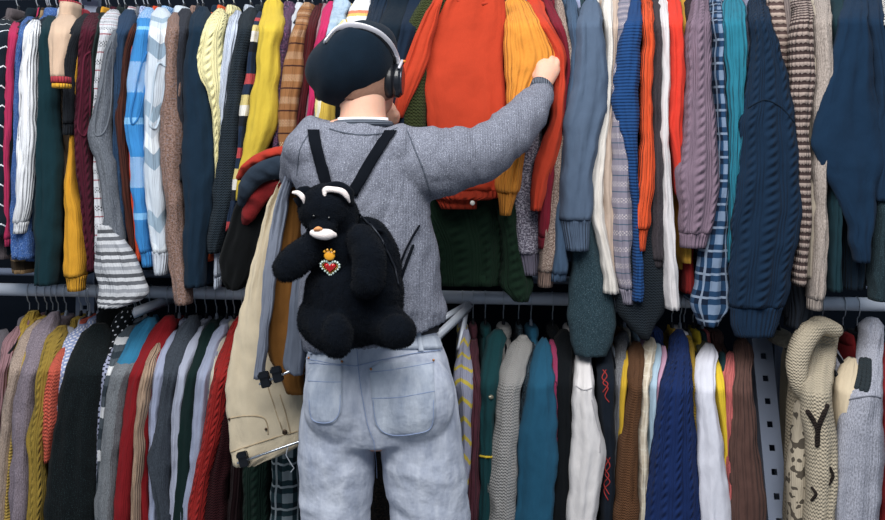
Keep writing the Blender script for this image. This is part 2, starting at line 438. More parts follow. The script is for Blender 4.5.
G('sweater', 'bright white ribbed sweater with a long narrow sleeve', f('e9ecf5', 'rib'), [(20, 31, 42), (32, 28, 41), (50, 26, 39), (80, 22, 38), (120, 21, 38), (160, 20, 37), (200, 18, 32), (233, 15, 26)], .02, hem=225, cuff=12)
G('sweater', 'dark navy sweater just right of the white ribbed sweater', f('15273f'), [(18, 41, 52), (40, 39, 49), (80, 38, 46), (150, 36, 44), (230, 34, 44)], -.02, hem=250)
G('coat', 'dark teal wool coat with a wide plain sleeve near the left', f('143a44', 'cloth'), [(16, 46, 57), (30, 44, 57), (60, 41, 58), (100, 39, 60), (150, 38, 62), (200, 37, 62), (240, 37, 61), (284, 37, 57)], .015, hem=285)
g_hn = G('sweater', 'beige short-sleeved high-neck sweater with red and yellow trim', f('c7ab93', 'cloth'), [(14, 58, 77), (24, 54, 78), (40, 51, 76), (60, 51, 72), (78, 53, 69)], .03, hem=190, cuff=0, bxp=67, bt=.026, cmat=f('bd3b4c', 'rib'), col=True)
G('jacket', 'charcoal black jacket with a speckled patch beside the beige high-neck', f('232830', 'mel'), [(14, 82, 94), (28, 74, 90), (45, 64, 84), (56, 61, 81), (75, 64, 78), (100, 66, 77), (135, 63, 76)], .012, hem=200, cuff=12)
G('sweater', 'mustard yellow plain sweater whose sleeve hangs over the lower rail', f('cf9413'), [(50, 78, 86), (80, 75, 81), (120, 73, 79), (150, 71, 78), (180, 68, 80), (210, 67, 85), (250, 66, 88), (275, 67, 87), (290, 69, 85)], .0, hem=240, cuff=16)
g_bg = G('cardigan', 'burgundy knitted cardigan with a bent sleeve beside the mustard sweater', f('5c1830', 'cable'), [(13, 88, 102), (25, 84, 99), (50, 80, 93), (80, 79, 92), (100, 78, 92), (135, 75, 92), (170, 79, 93), (200, 83, 95), (240, 87, 98), (270, 89, 98)], .02, hem=250)
g_dg = G('vest', 'dark green ribbed vest right of the burgundy cardigan', f('2c3d3d', 'rib'), [(13, 98, 109), (28, 94, 107), (50, 92, 102), (90, 91, 99), (150, 90, 97)], .0, hem=230)
kv = G('knitted_vest', 'white and grey vest with folkloric bands and a flared striped hem', f('c5c8cf', 'fair', '4b4f58', 'a9606a', p=.05), [(10, 107, 122), (22, 103, 119), (50, 100, 112), (90, 96, 106), (130, 95, 103), (170, 96, 104), (220, 97, 109), (262, 98, 116)], .02, hem=262, bmat=f('c9ccd2', 'stripe', '555a64', 'c9ccd2', '8a8f99', p=.05))
loft('flared_hem', [(P((a + b) / 2, y, 2.47), Vector(((b - a) / 2 * 2.47 / F, 0, 0)), Vector((0, .03, 0))) for y, a, b in spline([[225., 99, 112], [240, 98, 122], [258, 97, 134], [275, 97, 144], [292, 97, 149], [300, 97, 140], [306, 98, 124]], 4)], f('b9bcc2', 'stripe', '3f434c', 'c9ccd2', '5a5e68', 'c9ccd2', '8f939c', p=.062), kv, 36, .008, 2.2, open_end=True, kf=6)
g_gv = G('vest', 'heather grey tank top whose armhole opens beside the white vest', f('6e747e', 'mel'), [(30, 112, 121), (50, 107, 118), (80, 101, 114), (110, 94, 112), (138, 90, 112), (160, 98, 116), (200, 104, 121), (240, 106, 126), (262, 108, 127)], .032, hem=265)
G('sweater', 'pale blue sweater with a patterned yoke and navy sleeve near the brown cardigan', f('2c4672', 'block', '2c4672', p=.3), [(10, 122, 139), (22, 120, 136), (45, 116, 129), (90, 115, 127), (140, 115, 128), (185, 116, 130), (205, 119, 130), (240, 120, 130)], .0, hem=215, cmat=f('a9b8dc', 'motif', '5b74b4'), bmat=f('8fa2cf', 'motif', '3f5fa5'))
G('cardigan', 'rust brown cardigan with a narrow dark sleeve left of the bright blue sweater', f('5b2f25', 'rib'), [(24, 132, 141), (50, 126, 133), (90, 122, 129), (120, 116, 129), (150, 120, 130), (200, 125, 134), (250, 131, 138)], .012, hem=240)
G('sweater', 'orange-red sweater peeking out beside the bright blue sweater', f('e34a1c'), [(22, 137, 146), (45, 131, 138), (90, 130, 135), (180, 131, 139), (225, 134, 146), (260, 135, 148)], -.005, hem=262)
g_sb = G('sweater', 'bright sky blue sweater with white patterned bands, left of the pale argyle', f('2f86d6', 'fair', 'dcebf7', '7ab4e8', p=.26), [(8, 143, 156), (22, 139, 154), (45, 134, 151), (70, 130, 150), (100, 128, 148), (126, 127, 146), (155, 131, 148), (190, 134, 149), (225, 137, 151), (266, 143, 154)], .025, hem=225, cuff=14)
g_ar = G('sweater', 'pale blue and white argyle sweater with a ribbed cuff', f('c0cbd7', 'argyle', 'c0cbd7', '8ba4b8', 'c0cbd7', 'd8e0e8', '7f98ae', 'c0cbd7', p=.30), [(8, 152, 171), (22, 150, 171), (45, 147, 170), (80, 146, 168), (120, 145, 164), (150, 145, 162), (190, 146, 166), (220, 149, 169), (255, 152, 170), (274, 155, 168)], .02, hem=240, cuff=22, hmat=f('c8d0dc', 'rib'))
G('sweater', 'brown and pink tweed sweater sleeve reaching down over the lower rail', f('86695c', 'tweed', 'a98a80', '5b6f80'), [(13, 169, 184), (28, 168, 183), (60, 167, 182), (110, 162, 182), (150, 160, 184), (190, 166, 184), (230, 168, 186), (270, 170, 189), (303, 176, 192)], .018, hem=230, cuff=0)
G('sweater', 'fuzzy charcoal sweater between the brown tweed and the navy coat', f('383c47', 'mel'), [(9, 178, 194), (25, 176, 191), (55, 176, 188), (110, 176, 187), (180, 178, 188)], .0, hem=240)
G('coat', 'plain navy coat with a broad smooth sleeve left of the cream cable sweater', f('17304f', 'cloth'), [(7, 194, 212), (20, 191, 211), (50, 186, 208), (85, 184, 209), (120, 184, 214), (160, 183, 218), (200, 184, 214), (250, 185, 208), (286, 186, 205)], .026, hem=285)
G('shirt', 'orange shirt showing a strip behind the cream cable sweater', f('d9551f', 'cloth'), [(13, 203, 219), (40, 201, 213), (100, 208, 214), (200, 209, 215), (258, 207, 213)], -.015, hem=262)
G('sweater', 'cream yellow cable sweater with a bulging elbow', f('ebe2a8', 'cable'), [(9, 214, 228), (22, 208, 226), (45, 201, 223), (60, 196, 223), (72, 196, 223), (88, 205, 223), (110, 212, 222), (140, 215, 222), (180, 216, 221)], .03, hem=200, bt=.02)
G('shirt', 'pale grey-blue ribbed top right of the cream cable sweater', f('bcc6d8', 'rib'), [(11, 233, 244), (25, 228, 242), (50, 223, 239), (80, 221, 234), (110, 219, 229), (150, 218, 226), (220, 215, 222), (288, 214, 221)], .012, hem=262, cuff=12)
G('coat', 'dark slate woolly coat with a long knitted sleeve', f('2d3b47', 'chunk'), [(8, 245, 259), (22, 240, 256), (50, 234, 249), (80, 229, 245), (110, 225, 242), (150, 219, 240), (200, 213, 236), (252, 208, 223)], .024, hem=255)
G('cardigan', 'navy, red and yellow striped cardigan beside the mustard coat', f('27385f', 'stripe', '27385f', 'c84a4d', '27385f', 'd8c67e', 'e6e3dc', '22262e', p=.2), [(12, 256, 266), (40, 250, 259), (80, 246, 256), (120, 240, 251), (160, 236, 245), (200, 231, 241), (230, 226, 238)], .028, hem=225)
G('coat', 'long mustard yellow wool coat left of the brown patterned jacket', f('c4a92c', 'cloth'), [(-3, 264, 283), (15, 262, 284), (50, 258, 281), (90, 252, 279), (130, 246, 276), (150, 243, 268), (180, 238, 255), (200, 236, 246)], .045, hem=190, bt=.03)
G('sweater', 'purple flecked tweed sweater right of the mustard coat', f('45395c', 'tweed', 'a05a86', '4c7d8c'), [(2, 281, 297), (20, 280, 293), (60, 278, 290), (120, 274, 286), (200, 268, 282)], .0, hem=225)
G('shirt', 'pale grey shirt in a thin strip behind the brown patterned jacket', f('b9bec6', 'cloth'), [(3, 293, 306), (30, 290, 299), (90, 283, 291), (200, 280, 290)], -.02, hem=220)
G('jacket', 'brown and tan patterned jacket with dark stripes beside the mustard coat', f('a06c40', 'fair', 'cdb294', '54302a', p=.06), [(3, 300, 315), (25, 295, 309), (50, 288, 305), (80, 281, 302), (110, 278, 299), (140, 279, 296), (190, 280, 293)], .035, hem=190)
G('sweater', 'dark maroon ribbed sweater left of the magenta cardigan', f('611a22', 'rib'), [(6, 312, 325), (25, 308, 319), (60, 303, 314), (100, 299, 309), (130, 295, 305), (200, 292, 302)], .015, hem=190)
G('sweater', 'dusty pink-grey sweater squeezed between maroon and magenta', f('9b7d86'), [(6, 320, 331), (30, 314, 322), (80, 308, 315), (130, 302, 311), (200, 298, 308)], .0, hem=190)
G('cardigan', 'magenta pink cardigan left of the beret', f('c91d62', 'cloth'), [(2, 326, 338), (20, 322, 333), (45, 315, 327), (80, 310, 320), (130, 306, 314), (190, 304, 312)], .022, hem=190)
G('shirt', 'faded light blue denim shirt hanging just behind the top of the beret', f('8fabc6', 'denim', 'b9cddd'), [(-4, 334, 350), (15, 328, 348), (35, 322, 344), (70, 316, 338), (110, 312, 332), (180, 310, 330)], .012, hem=200)
G('sweatshirt', 'pale yellow sweatshirt visible under the beret beside the neck', f('e6dc94', 'camo', 'ede9d8', 'd9b021', p=11), [(20, 338, 352), (60, 324, 345), (100, 316, 336), (140, 312, 336), (200, 312, 334)], .035, hem=210)
G('jacket', 'black jacket in the gap between the pale yellow sweatshirt and the neck', f('15181e', 'cloth'), [(8, 350, 362), (40, 342, 356), (110, 334, 350), (190, 330, 350)], .0, hem=200)
G('shirt', 'white shirt with orange and yellow trim above the beret', f('e6e6e8', 'stripe', 'e6e6e8', 'e6e6e8', 'd9681f', 'e2b32a', p=.12), [(-6, 356, 374), (8, 350, 374), (30, 345, 370), (80, 345, 365), (160, 345, 362)], .015, hem=190)
G('sweater', 'deep navy ribbed sweater above the headphone band', f('1d3050', 'rib'), [(-8, 372, 398), (5, 369, 394), (25, 364, 388), (60, 362, 384), (160, 362, 384)], .02, hem=190, bt=.022)
G('coat', 'blackish navy coat behind the beret, left of the olive green knit', f('16263d', 'cloth'), [(-9, 388, 416), (5, 386, 412), (25, 380, 406), (50, 376, 400), (100, 374, 396), (190, 376, 396)], .035, hem=195, bt=.024)
G('jacket', 'dark blue jacket with a smooth sleeve touching the olive green knit', f('1a2c4c', 'cloth'), [(-9, 408, 430), (5, 402, 428), (25, 396, 420), (60, 392, 410), (190, 390, 408)], .03, hem=195, bt=.022)

# ---- the pulled-out garments that face the viewer
def face(kind, label, X0, rowsets, group='garments on the upper rail'):
    root = empty(kind, (X0, Yr(X0), ZU - .066), label, kind_cat(kind), group)
    for nm, mat, rows, dep, hd, fold, oe in rowsets:
        r = spline([list(map(float, q)) for q in rows], 5); rings = []
        for i, (py, xl, xr) in enumerate(r):
            e = (.5, .8, .95)[i] if i < 3 else 1
            dd = dep(py) if callable(dep) else dep
            rings.append((P((xl + xr) / 2, py, dd), Vector(((xr - xl) / 2 * dd / F, 0, 0)), Vector((0, hd * e, 0))))
        loft(nm, rings, mat, root, 44, fold, len(rows) * .7 + rows[0][1] * .1, open_end=oe, sq=2.6, kf=5)
    return root
gk = f('1f3b2a', 'cable', p=.06)
gr = face('sweater', 'big dark olive green cable knit sweater behind and below the orange cardigan', .03, [
    ('body', gk, [(2, 424, 500), (40, 402, 505), (80, 396, 505), (130, 396, 505), (200, 400, 505), (250, 428, 503), (285, 431, 502)], 2.475, .024, .008, True),
    ('sleeve', gk, [(150, 490, 512), (190, 492, 515), (230, 499, 520), (262, 503, 526), (285, 500, 535), (300, 512, 530)], 2.455, .03, .006, True)])
olv = f('46502c', 'chunk', p=.012)
loft('shoulder', [(P((a + b) / 2, y, 2.41), Vector(((b - a) / 2 * 2.41 / F, 0, 0)), Vector((0, .022, 0))) for y, a, b in spline([[-6., 424, 450], [10, 416, 446], [30, 405, 436], [50, 397, 430], [70, 395, 427], [100, 394, 426], [130, 396, 426]], 5)], olv, gr, 26, .006, 2.)
orm = f('c83c18', 'cloth')
orc = face('cardigan', 'large orange-red cardigan facing outwards in front of the person', .05, [
    ('body', orm, [(-12, 458, 500), (-6, 442, 504), (4, 434, 505), (20, 427, 505), (60, 423, 505), (90, 424, 505), (120, 427, 505), (150, 430, 504), (172, 432, 504), (190, 434, 503)], 2.405, .014, .005, True),
    ('sleeve', orm, [(0, 433, 443), (12, 426, 440), (35, 415, 434), (60, 405, 428), (85, 398, 419), (105, 395, 410), (118, 394, 404)], 2.385, .018, .005, True),
    ('hem_band', f('c03a1c', 'rib'), [(178, 431, 504), (190, 433, 504), (197, 436, 503), (200, 442, 490)], 2.405, .013, .002, True),
    ('hem_band', f('c03a1c', 'rib'), [(190, 434, 478), (200, 436, 477), (209, 441, 477)], 2.415, .009, .002, True)])
bm = bmesh.new(); ell_bm(bm, P(472.5, 203, 2.385), (.0065, .003, .0065)); bmobj('button', bm, simple('pearl', 'e8e4dc', .3), orc)['label'] = 'white round button'
bm = bmesh.new(); stube(bm, [(P(452, -4, 2.40), .004), (P(462, 2, 2.395), .005), (P(480, 4, 2.395), .005), (P(496, 1, 2.40), .004)], 5, 8); bmobj('neckband', bm, f('c03a1c', 'rib'), orc)
am = f('dd8c26', 'rib', p=.013)
G('sweater', 'amber yellow ribbed sweater pulled out and gripped by the raised hand', am, [(-3, 505, 528), (10, 505, 536), (25, 505, 545), (42, 505, 553), (56, 505, 559), (68, 505, 556), (84, 505, 545), (104, 504, 534), (130, 503, 528), (160, 500, 524), (188, 497, 519), (215, 499, 510)], .035, hem=247, cuff=22, fold=.008, hd=.03, bxp=512)
G('cardigan', 'vermilion orange cardigan folded back just behind the amber sweater', f('cc3d1c', 'cloth'), [(-4, 524, 540), (15, 530, 548), (35, 541, 558), (58, 552, 566), (75, 554, 567), (100, 551, 566), (125, 547, 564), (150, 537, 557), (180, 530, 549), (210, 529, 542)], .02, hem=200, cuff=0, bxp=523)
G('sweater', 'crimson red thin sweater with a narrow sleeve behind the raised hand', f('8e1c33'), [(-4, 538, 550), (20, 550, 560), (45, 561, 569), (70, 564, 570), (100, 557, 567), (150, 544, 558), (200, 538, 552), (248, 538, 548)], .005, hem=215, cuff=12)
G('sweater', 'lilac-grey speckled sweater ending in a ribbed hem under the raised arm', f('736e80', 'tweed', 'b9b5c2'), [(40, 524, 538), (120, 518, 540), (190, 508, 540), (215, 510, 541), (245, 512, 541), (274, 519, 540)], -.04, hem=276, cuff=24, bt=.03)
G('sweater', 'brown tweed sweater with a beige edge left of the slate blue pair', f('8c7469', 'tweed', 'c9b8ab', '6b5a58'), [(-4, 553, 562), (30, 560, 568), (60, 566, 573), (100, 560, 569), (150, 552, 563), (200, 548, 560), (250, 541, 556), (286, 537, 553)], .0, hem=240, cuff=14)
G('jacket', 'slate blue jacket tucked left of the larger slate sweatshirt', f('4a6088', 'cloth'), [(-4, 565, 577), (20, 568, 578), (60, 570, 580), (100, 565, 576), (150, 560, 573), (200, 556, 570), (240, 552, 567), (280, 548, 566)], .01, hem=262, cuff=10)
G('sweatshirt', 'slate blue sweatshirt with a lilac shoulder panel and bent elbow', f('5a6a8e', 'cloth'), [(-4, 584, 597), (12, 580, 600), (30, 577, 603), (60, 575, 606), (90, 571, 607), (110, 567, 606), (140, 564, 598), (180, 561, 593), (215, 560, 592), (250, 565, 590)], .034, hem=245, cuff=30, bt=.024, cmat=f('9097b6', 'cloth'))
G('cardigan', 'off-white silky cardigan trailing long between slate and beige', f('d3cdc6', 'cloth'), [(-4, 600, 612), (30, 604, 613), (80, 603, 612), (120, 598, 610), (150, 593, 606), (185, 590, 603), (215, 591, 604), (250, 598, 610), (292, 602, 618)], .012, hem=270)
G('cardigan', 'warm beige thin cardigan left of the patterned grey cardigan', f('b8a495', 'cloth'), [(-4, 610, 620), (40, 609, 617), (100, 605, 615), (150, 601, 612), (200, 600, 612), (260, 603, 614), (292, 604, 617)], .0, hem=262)
G('cardigan', 'lilac-grey patterned cardigan ending in embroidered bands', f('8d8797', 'fair', 'c9c0c0', '55688a', p=.042), [(-4, 618, 632), (40, 616, 628), (90, 611, 625), (130, 609, 625), (170, 610, 630), (210, 610, 632), (250, 612, 631), (280, 616, 632), (303, 621, 634)], .018, hem=285, cuff=14)
G('sweater', 'royal blue ribbed sweater with a bulging elbow left of the orange one', f('1c4c96', 'ribh', p=.011), [(-4, 628, 641), (15, 626, 641), (40, 620, 640), (58, 616, 640), (78, 611, 640), (95, 611, 639), (115, 613, 638), (135, 619, 637), (170, 627, 638), (220, 631, 640), (265, 632, 643), (300, 632, 643)], .034, hem=262)
G('sweater', 'bright orange knitted sweater right of the royal blue ribbed sweater', f('e5511a', 'rib'), [(-4, 639, 652), (20, 641, 653), (60, 641, 653), (100, 640, 651), (140, 640, 653), (180, 636, 654), (220, 633, 649), (250, 632, 645)], .03, hem=215, cuff=22)
G('sweater', 'charcoal brown fuzzy sweater between bright orange and pale grey', f('4c464c', 'mel'), [(-4, 649, 660), (40, 651, 661), (100, 648, 661), (160, 648, 663), (220, 648, 662), (266, 650, 661)], .01, hem=240, cuff=10)
G('shirt', 'pale grey-white shirt with a long wrinkled sleeve beside the scarlet cardigan', f('cdc9cb', 'cloth'), [(-4, 656, 667), (30, 659, 669), (80, 660, 669), (130, 658, 668), (180, 660, 670), (230, 661, 674), (270, 662, 676), (308, 664, 679)], .02, hem=262)
G('cardigan', 'scarlet red thin cardigan left of the mauve sweater', f('df331d', 'cloth'), [(-4, 665, 679), (30, 668, 682), (80, 669, 683), (130, 669, 681), (165, 673, 682), (195, 676, 682)], .025, hem=245)
G('sweater', 'golden yellow sweater peeking out between scarlet and mauve', f('c2912a', 'knit'), [(-4, 678, 686), (40, 680, 686), (120, 680, 688), (200, 680, 690), (262, 680, 690)], -.01, hem=270)
G('sweater', 'red sweater hem seen low beside the golden yellow sweater', f('a02524'), [(40, 684, 692), (180, 684, 694), (292, 682, 692)], -.045, hem=295)
G('sweater', 'dark brown sweater left of the mauve cable sweater', f('3d3038', 'cable'), [(-4, 684, 695), (30, 685, 694), (70, 683, 692), (110, 684, 692), (200, 686, 694)], .01, hem=230)
G('sweater', 'mauve cable sweater with a wide knitted sleeve', f('8b7587', 'cable', p=.05), [(-6, 692, 708), (15, 689, 710), (45, 685, 711), (80, 684, 712), (110, 684, 714), (145, 681, 717), (180, 677, 721), (210, 678, 716), (247, 679, 706)], .04, hem=240, cuff=16, bt=.024)
G('plaid_shirt', 'blue and white plaid shirt hanging low left of the teal sweater', f('14264a', 'plaid', '2f5a94', 'a9bcd6', p=.06), [(-4, 706, 722), (40, 709, 723), (90, 711, 724), (150, 714, 728), (200, 709, 728), (240, 701, 727), (280, 694, 728), (305, 691, 728), (324, 698, 716)], .012, hem=310, bt=.02)
G('sweater', 'teal blue knitted sweater right of the plaid shirt', f('2080a4', 'rib', p=.013), [(-4, 722, 742), (20, 723, 744), (60, 725, 745), (100, 726, 744), (140, 727, 741), (180, 727, 737), (230, 727, 734), (262, 727, 732)], .03, hem=240)
G('sweater', 'lavender grey sweater peeking out beside the large navy cable sweater', f('8688a0', 'mel'), [(-4, 742, 752), (30, 744, 754), (80, 742, 752), (200, 740, 750)], .005, hem=230)
g_no = G('sweater', 'large navy blue cable knit sweater sleeve reaching lowest below the rail', f('18345c', 'cable', p=.05), [(-6, 748, 766), (15, 749, 769), (45, 750, 778), (80, 746, 787), (115, 742, 794), (155, 738, 800), (195, 735, 804), (225, 733, 800), (260, 731, 795), (295, 729, 788), (325, 729, 778), (336, 733, 774)], .05, hem=300, cuff=34, bt=.028, hd=.028)
G('sweater', 'dark grey sweater hem hanging right behind the large navy cable sweater', f('2c3440', 'rib'), [(60, 775, 792), (200, 780, 798), (300, 785, 812), (326, 786, 806)], -.055, hem=318)
G('cardigan', 'beige cardigan with brown cross stripes and dark buttons', f('a3928a', 'thin', '51403f', p=.019), [(-6, 793, 808), (20, 792, 811), (60, 788, 812), (100, 787, 810), (140, 790, 808), (180, 793, 808), (220, 796, 808), (255, 796, 806), (285, 793, 803)], .03, hem=270, bt=.022)
bst = face('cardigan', 'open front of a beige and brown striped cardigan beside the navy cable', .98, [
    ('front_panel', f('b09d92', 'thin', '6a5552', p=.019), [(-8, 764, 784), (20, 768, 789), (50, 775, 792), (80, 781, 796), (100, 785, 798)], 2.37, .014, .004, False),
    ('button_band', f('8d7f7c', 'rib'), [(-8, 783, 789), (20, 786, 791), (50, 789, 794), (80, 792, 797), (110, 794, 799)], 2.355, .008, .001, False)])
for y_, x_ in ((38, 795), (74, 797)):
    bm = bmesh.new(); ell_bm(bm, P(x_ - 1.5, y_, 2.345), (.007, .003, .007)); bmobj('button', bm, simple('dark_button', '1c1f26', .35), bst)
G('shirt', 'cream shirt with a dark striped collar between striped and oatmeal knits', f('b3a796', 'cloth'), [(-6, 806, 816), (30, 808, 817), (90, 807, 815), (180, 806, 815), (240, 804, 813), (277, 804, 811)], .01, hem=262)
G('sweater', 'oatmeal beige sweater with a dark neck stripe and straight sleeve', f('a3978f', 'mel'), [(-6, 812, 828), (20, 813, 831), (60, 813, 832), (90, 811, 831), (130, 811, 827), (190, 812, 826), (250, 811, 825), (290, 809, 823), (309, 808, 821)], .028, hem=290, cuff=12)
G('jacket', 'dark teal jacket squeezed between the oatmeal sweater and navy sweatshirt', f('1c3c50', 'cloth'), [(-6, 829, 846), (20, 830, 846), (70, 828, 842), (150, 826, 842), (220, 826, 840), (290, 825, 838)], .012, hem=285, bt=.022)
G('sweatshirt', 'smooth navy sweatshirt pulled into a wide wedge near the right edge', f('17365f', 'cloth'), [(-6, 846, 864), (15, 842, 866), (40, 837, 869), (70, 829, 873), (100, 819, 878), (125, 813, 884), (145, 811, 888), (165, 820, 889), (190, 832, 880), (215, 843, 873), (245, 850, 868), (262, 855, 866)], .05, hem=288, bt=.026, fold=.007, hd=.022)
G('sweater', 'ribbed navy sweater hem under the wide navy sweatshirt', f('172a44', 'rib'), [(40, 838, 862), (160, 838, 864), (240, 840, 866), (288, 841, 864)], -.03, hem=290, bt=.026)
G('jacket', 'navy jacket with a smooth sleeve right of the navy wedge sweatshirt', f('1a355c', 'cloth'), [(-6, 862, 879), (20, 863, 880), (60, 868, 886), (110, 872, 892), (150, 872, 894), (200, 868, 888)], .028, hem=230)
G('cardigan', 'black and white checked cardigan at the top right corner', f('dcd8d2', 'motif', '1a1c20', p=.012), [(-8, 874, 886), (15, 873, 884), (35, 873, 880), (90, 874, 882), (200, 876, 886)], .02, hem=200)
G('sweater', 'plum sweater at the far right of the upper rail', f('4b2c48'), [(-8, 884, 894), (30, 880, 888), (80, 880, 890), (200, 882, 892)], .01, hem=220)
G('sweater', 'dark teal speckled sweater at the right edge hanging to the lower rail', f('2b4049', 'mel', '5f7780'), [(-6, 888, 900), (40, 882, 900), (100, 880, 900), (160, 872, 896), (220, 870, 890), (270, 869, 886), (300, 872, 884)], .02, hem=290)

# ================================================================== garments on the lower rail, left to right
L = lambda *a, **k: G(*a, up=False, **k)
L('sweater', 'dusty pink lower-rail sweater at the left edge', f('a37b82', 'rib'), [(326, 14, 26), (340, 6, 20), (370, 0, 12), (420, -6, 8), (520, -12, 4)], -.01)
L('sweater', 'grey lower-rail sweater sleeve cut by the left edge of the picture', f('6f6a72'), [(330, -4, 10), (360, -12, 4), (420, -18, -2), (520, -20, -3)], .0)
L('sweater', 'mustard twisted scarf-neck sweater high on the lower rail', f('b39436', 'cable'), [(311, 26, 40), (325, 22, 36), (345, 16, 30), (400, 8, 22), (520, 0, 14)], -.035, hng=True)
L('sweater', 'beige wool sweater third from the left on the lower rail', f('a59285', 'mel'), [(320, 34, 46), (335, 22, 38), (360, 13, 28), (400, 6, 20), (450, 1, 14), (520, -3, 9)], .01)
L('cardigan', 'yellow-edged knitted cardigan between two beige sweaters', f('b89b4a', 'ribh'), [(322, 42, 52), (340, 30, 42), (370, 21, 31), (420, 13, 22), (520, 7, 15)], .0)
L('sweater', 'lilac-grey soft sweater left of the mustard openwork sweater', f('8b7f8a', 'mel'), [(312, 47, 62), (328, 36, 58), (350, 27, 48), (380, 20, 40), (420, 15, 35), (470, 13, 32), (520, 12, 31)], .018)
L('sweater', 'mustard openwork cable sweater left of the coral one', f('a78b35', 'cable', p=.034), [(326, 54, 68), (345, 44, 62), (370, 39, 54), (400, 37, 51), (430, 31, 46), (460, 32, 46), (520, 30, 46)], .028)
L('sweater', 'coral orange crocheted sweater beside the black-green cardigan', f('d8604a', 'chunk', p=.014), [(345, 62, 72), (365, 50, 66), (390, 46, 62), (420, 45, 60), (445, 46, 54), (460, 46, 52)], .02)
L('sweater', 'lavender and white patterned sweater above the coral sweater', f('8d97c4', 'motif', 'dcdce6'), [(324, 76, 92), (340, 66, 86), (360, 60, 80), (400, 58, 74), (520, 58, 74)], .0)
L('shirt', 'pale grey shirt shoulder between mustard and lavender sweaters', f('9ea0aa', 'cloth'), [(326, 62, 78), (345, 58, 70), (375, 54, 64), (520, 50, 60)], -.012)
L('cardigan', 'big black-green speckled wool cardigan on the lower left rail', f('0f191d', 'mel', '3e555a'), [(324, 86, 112), (340, 78, 110), (360, 70, 107), (385, 62, 102), (420, 56, 99), (460, 51, 98), (520, 44, 96)], .045, bt=.03)
L('jacket', 'black jacket shoulder behind the black-green wool cardigan', f('11151c', 'cloth'), [(306, 98, 122), (325, 96, 120), (360, 96, 112), (520, 92, 108)], -.03, bt=.024)
L('sweater', 'black dotted sweater rising above the white and blue fairisle knit', f('171c26', 'dots', 'c9ccd6', p=.028), [(308, 118, 138), (325, 112, 132), (345, 107, 124), (380, 102, 116), (520, 98, 110)], .0)
L('sweater', 'white and navy fairisle sweater left of the blue and grey one', f('9aa0bb', 'motif', '232a44', p=.026), [(340, 108, 120), (360, 102, 116), (385, 100, 110), (430, 99, 107), (520, 97, 105)], .014)
L('sweater', 'grey sweater with a white shoulder band beside bright blue', f('5b6670', 'stripe', 'e4e6ea', '5b6670', '31404c', p=.12), [(326, 124, 138), (342, 115, 130), (365, 109, 122), (400, 103, 113), (450, 100, 108), (520, 97, 105)], .022)
L('sweater', 'bright blue sweater turning melange grey below the chest', f('2b7fb4', 'block', '7d8288', p=.165), [(318, 142, 160), (332, 132, 155), (350, 123, 146), (370, 114, 135), (390, 109, 128), (420, 105, 124), (460, 101, 120), (520, 98, 118)], .036)
L('sweater', 'dark red wide-shouldered sweater right of the blue and grey one', f('9c1420'), [(316, 160, 178), (332, 150, 174), (350, 140, 164), (375, 131, 152), (400, 126, 148), (440, 121, 142), (480, 117, 136), (520, 115, 132)], .03)
L('sweater', 'sand beige ribbed sweater between two dark red ones', f('b39780', 'rib'), [(342, 154, 164), (360, 146, 157), (390, 140, 150), (430, 136, 145), (520, 132, 140)], .05)
L('cardigan', 'narrow dark red cardigan right of the sand ribbed sweater', f('a3141f'), [(335, 166, 176), (360, 154, 164), (400, 147, 157), (460, 141, 152), (520, 142, 153)], .01)
L('sweatshirt', 'pale lilac-grey sweatshirt left of the charcoal cardigan', f('98a0bb', 'cloth'), [(330, 170, 182), (348, 162, 174), (375, 155, 167), (420, 151, 163), (520, 150, 162)], .024)
L('cardigan', 'charcoal blue melange cardigan with rolled sleeve on the lower left rail', f('49525e', 'mel'), [(316, 184, 203), (332, 176, 198), (350, 168, 188), (375, 163, 180), (410, 160, 174), (440, 154, 172), (465, 150, 172), (490, 154, 171), (520, 158, 172)], .038)
L('sweatshirt', 'pale grey hooded sweatshirt in front of dark green', f('a3a9bd', 'cloth'), [(326, 194, 207), (345, 185, 198), (370, 178, 190), (410, 174, 186), (520, 170, 182)], .026)
L('jacket', 'very dark green jacket between two pale grey sweatshirts', f('14302f', 'cloth'), [(322, 205, 220), (345, 197, 213), (375, 187, 205), (410, 181, 200), (460, 177, 197), (520, 174, 194)], .022)
L('sweatshirt', 'second pale grey sweatshirt, left of the scarlet cable sweater', f('979fb8', 'cloth'), [(324, 218, 231), (345, 208, 222), (370, 200, 214), (410, 194, 209), (460, 190, 204), (520, 183, 197)], .028)
L('shirt', 'cream shirt strip beside the scarlet cable sweater', f('c8c3b3', 'cloth'), [(332, 222, 230), (350, 214, 222), (390, 209, 218), (520, 200, 210)], .018)
L('cardigan', 'scarlet cable sweater right of the pale grey sweatshirts', f('b8231f', 'cable', p=.03), [(314, 236, 250), (332, 227, 246), (355, 219, 240), (385, 211, 232), (420, 206, 226), (460, 197, 216), (520, 188, 207)], .04)
L('sweater', 'dark maroon chunky knit sweater left of the cream trousers', f('43161d', 'chunk'), [(330, 242, 256), (360, 232, 248), (400, 222, 240), (440, 215, 236), (480, 208, 230), (520, 204, 228)], .02)
L('sweater', 'dark maroon-black sweater hidden half behind the cream trousers', f('2a1218', 'rib'), [(340, 256, 270), (400, 240, 254), (450, 234, 248), (520, 228, 244)], .01)
L('sweater', 'dark green cable sweater below the cream trousers', f('1d3a30', 'cable'), [(330, 268, 284), (400, 252, 272), (450, 246, 270), (520, 242, 270)], .02)
L('plaid_shirt', 'green, navy and white plaid shirt below the cream trousers', f('1b3038', 'plaid', '3c5b63', 'c4cfd4', p=.06), [(330, 294, 312), (380, 282, 306), (440, 273, 302), (480, 271, 302), (520, 270, 302)], .03, bt=.024)
L('coat', 'black coat hanging behind the left leg of the jeans', f('14171c', 'cloth'), [(318, 318, 346), (350, 308, 340), (420, 304, 338), (520, 300, 338)], .0, bt=.028)
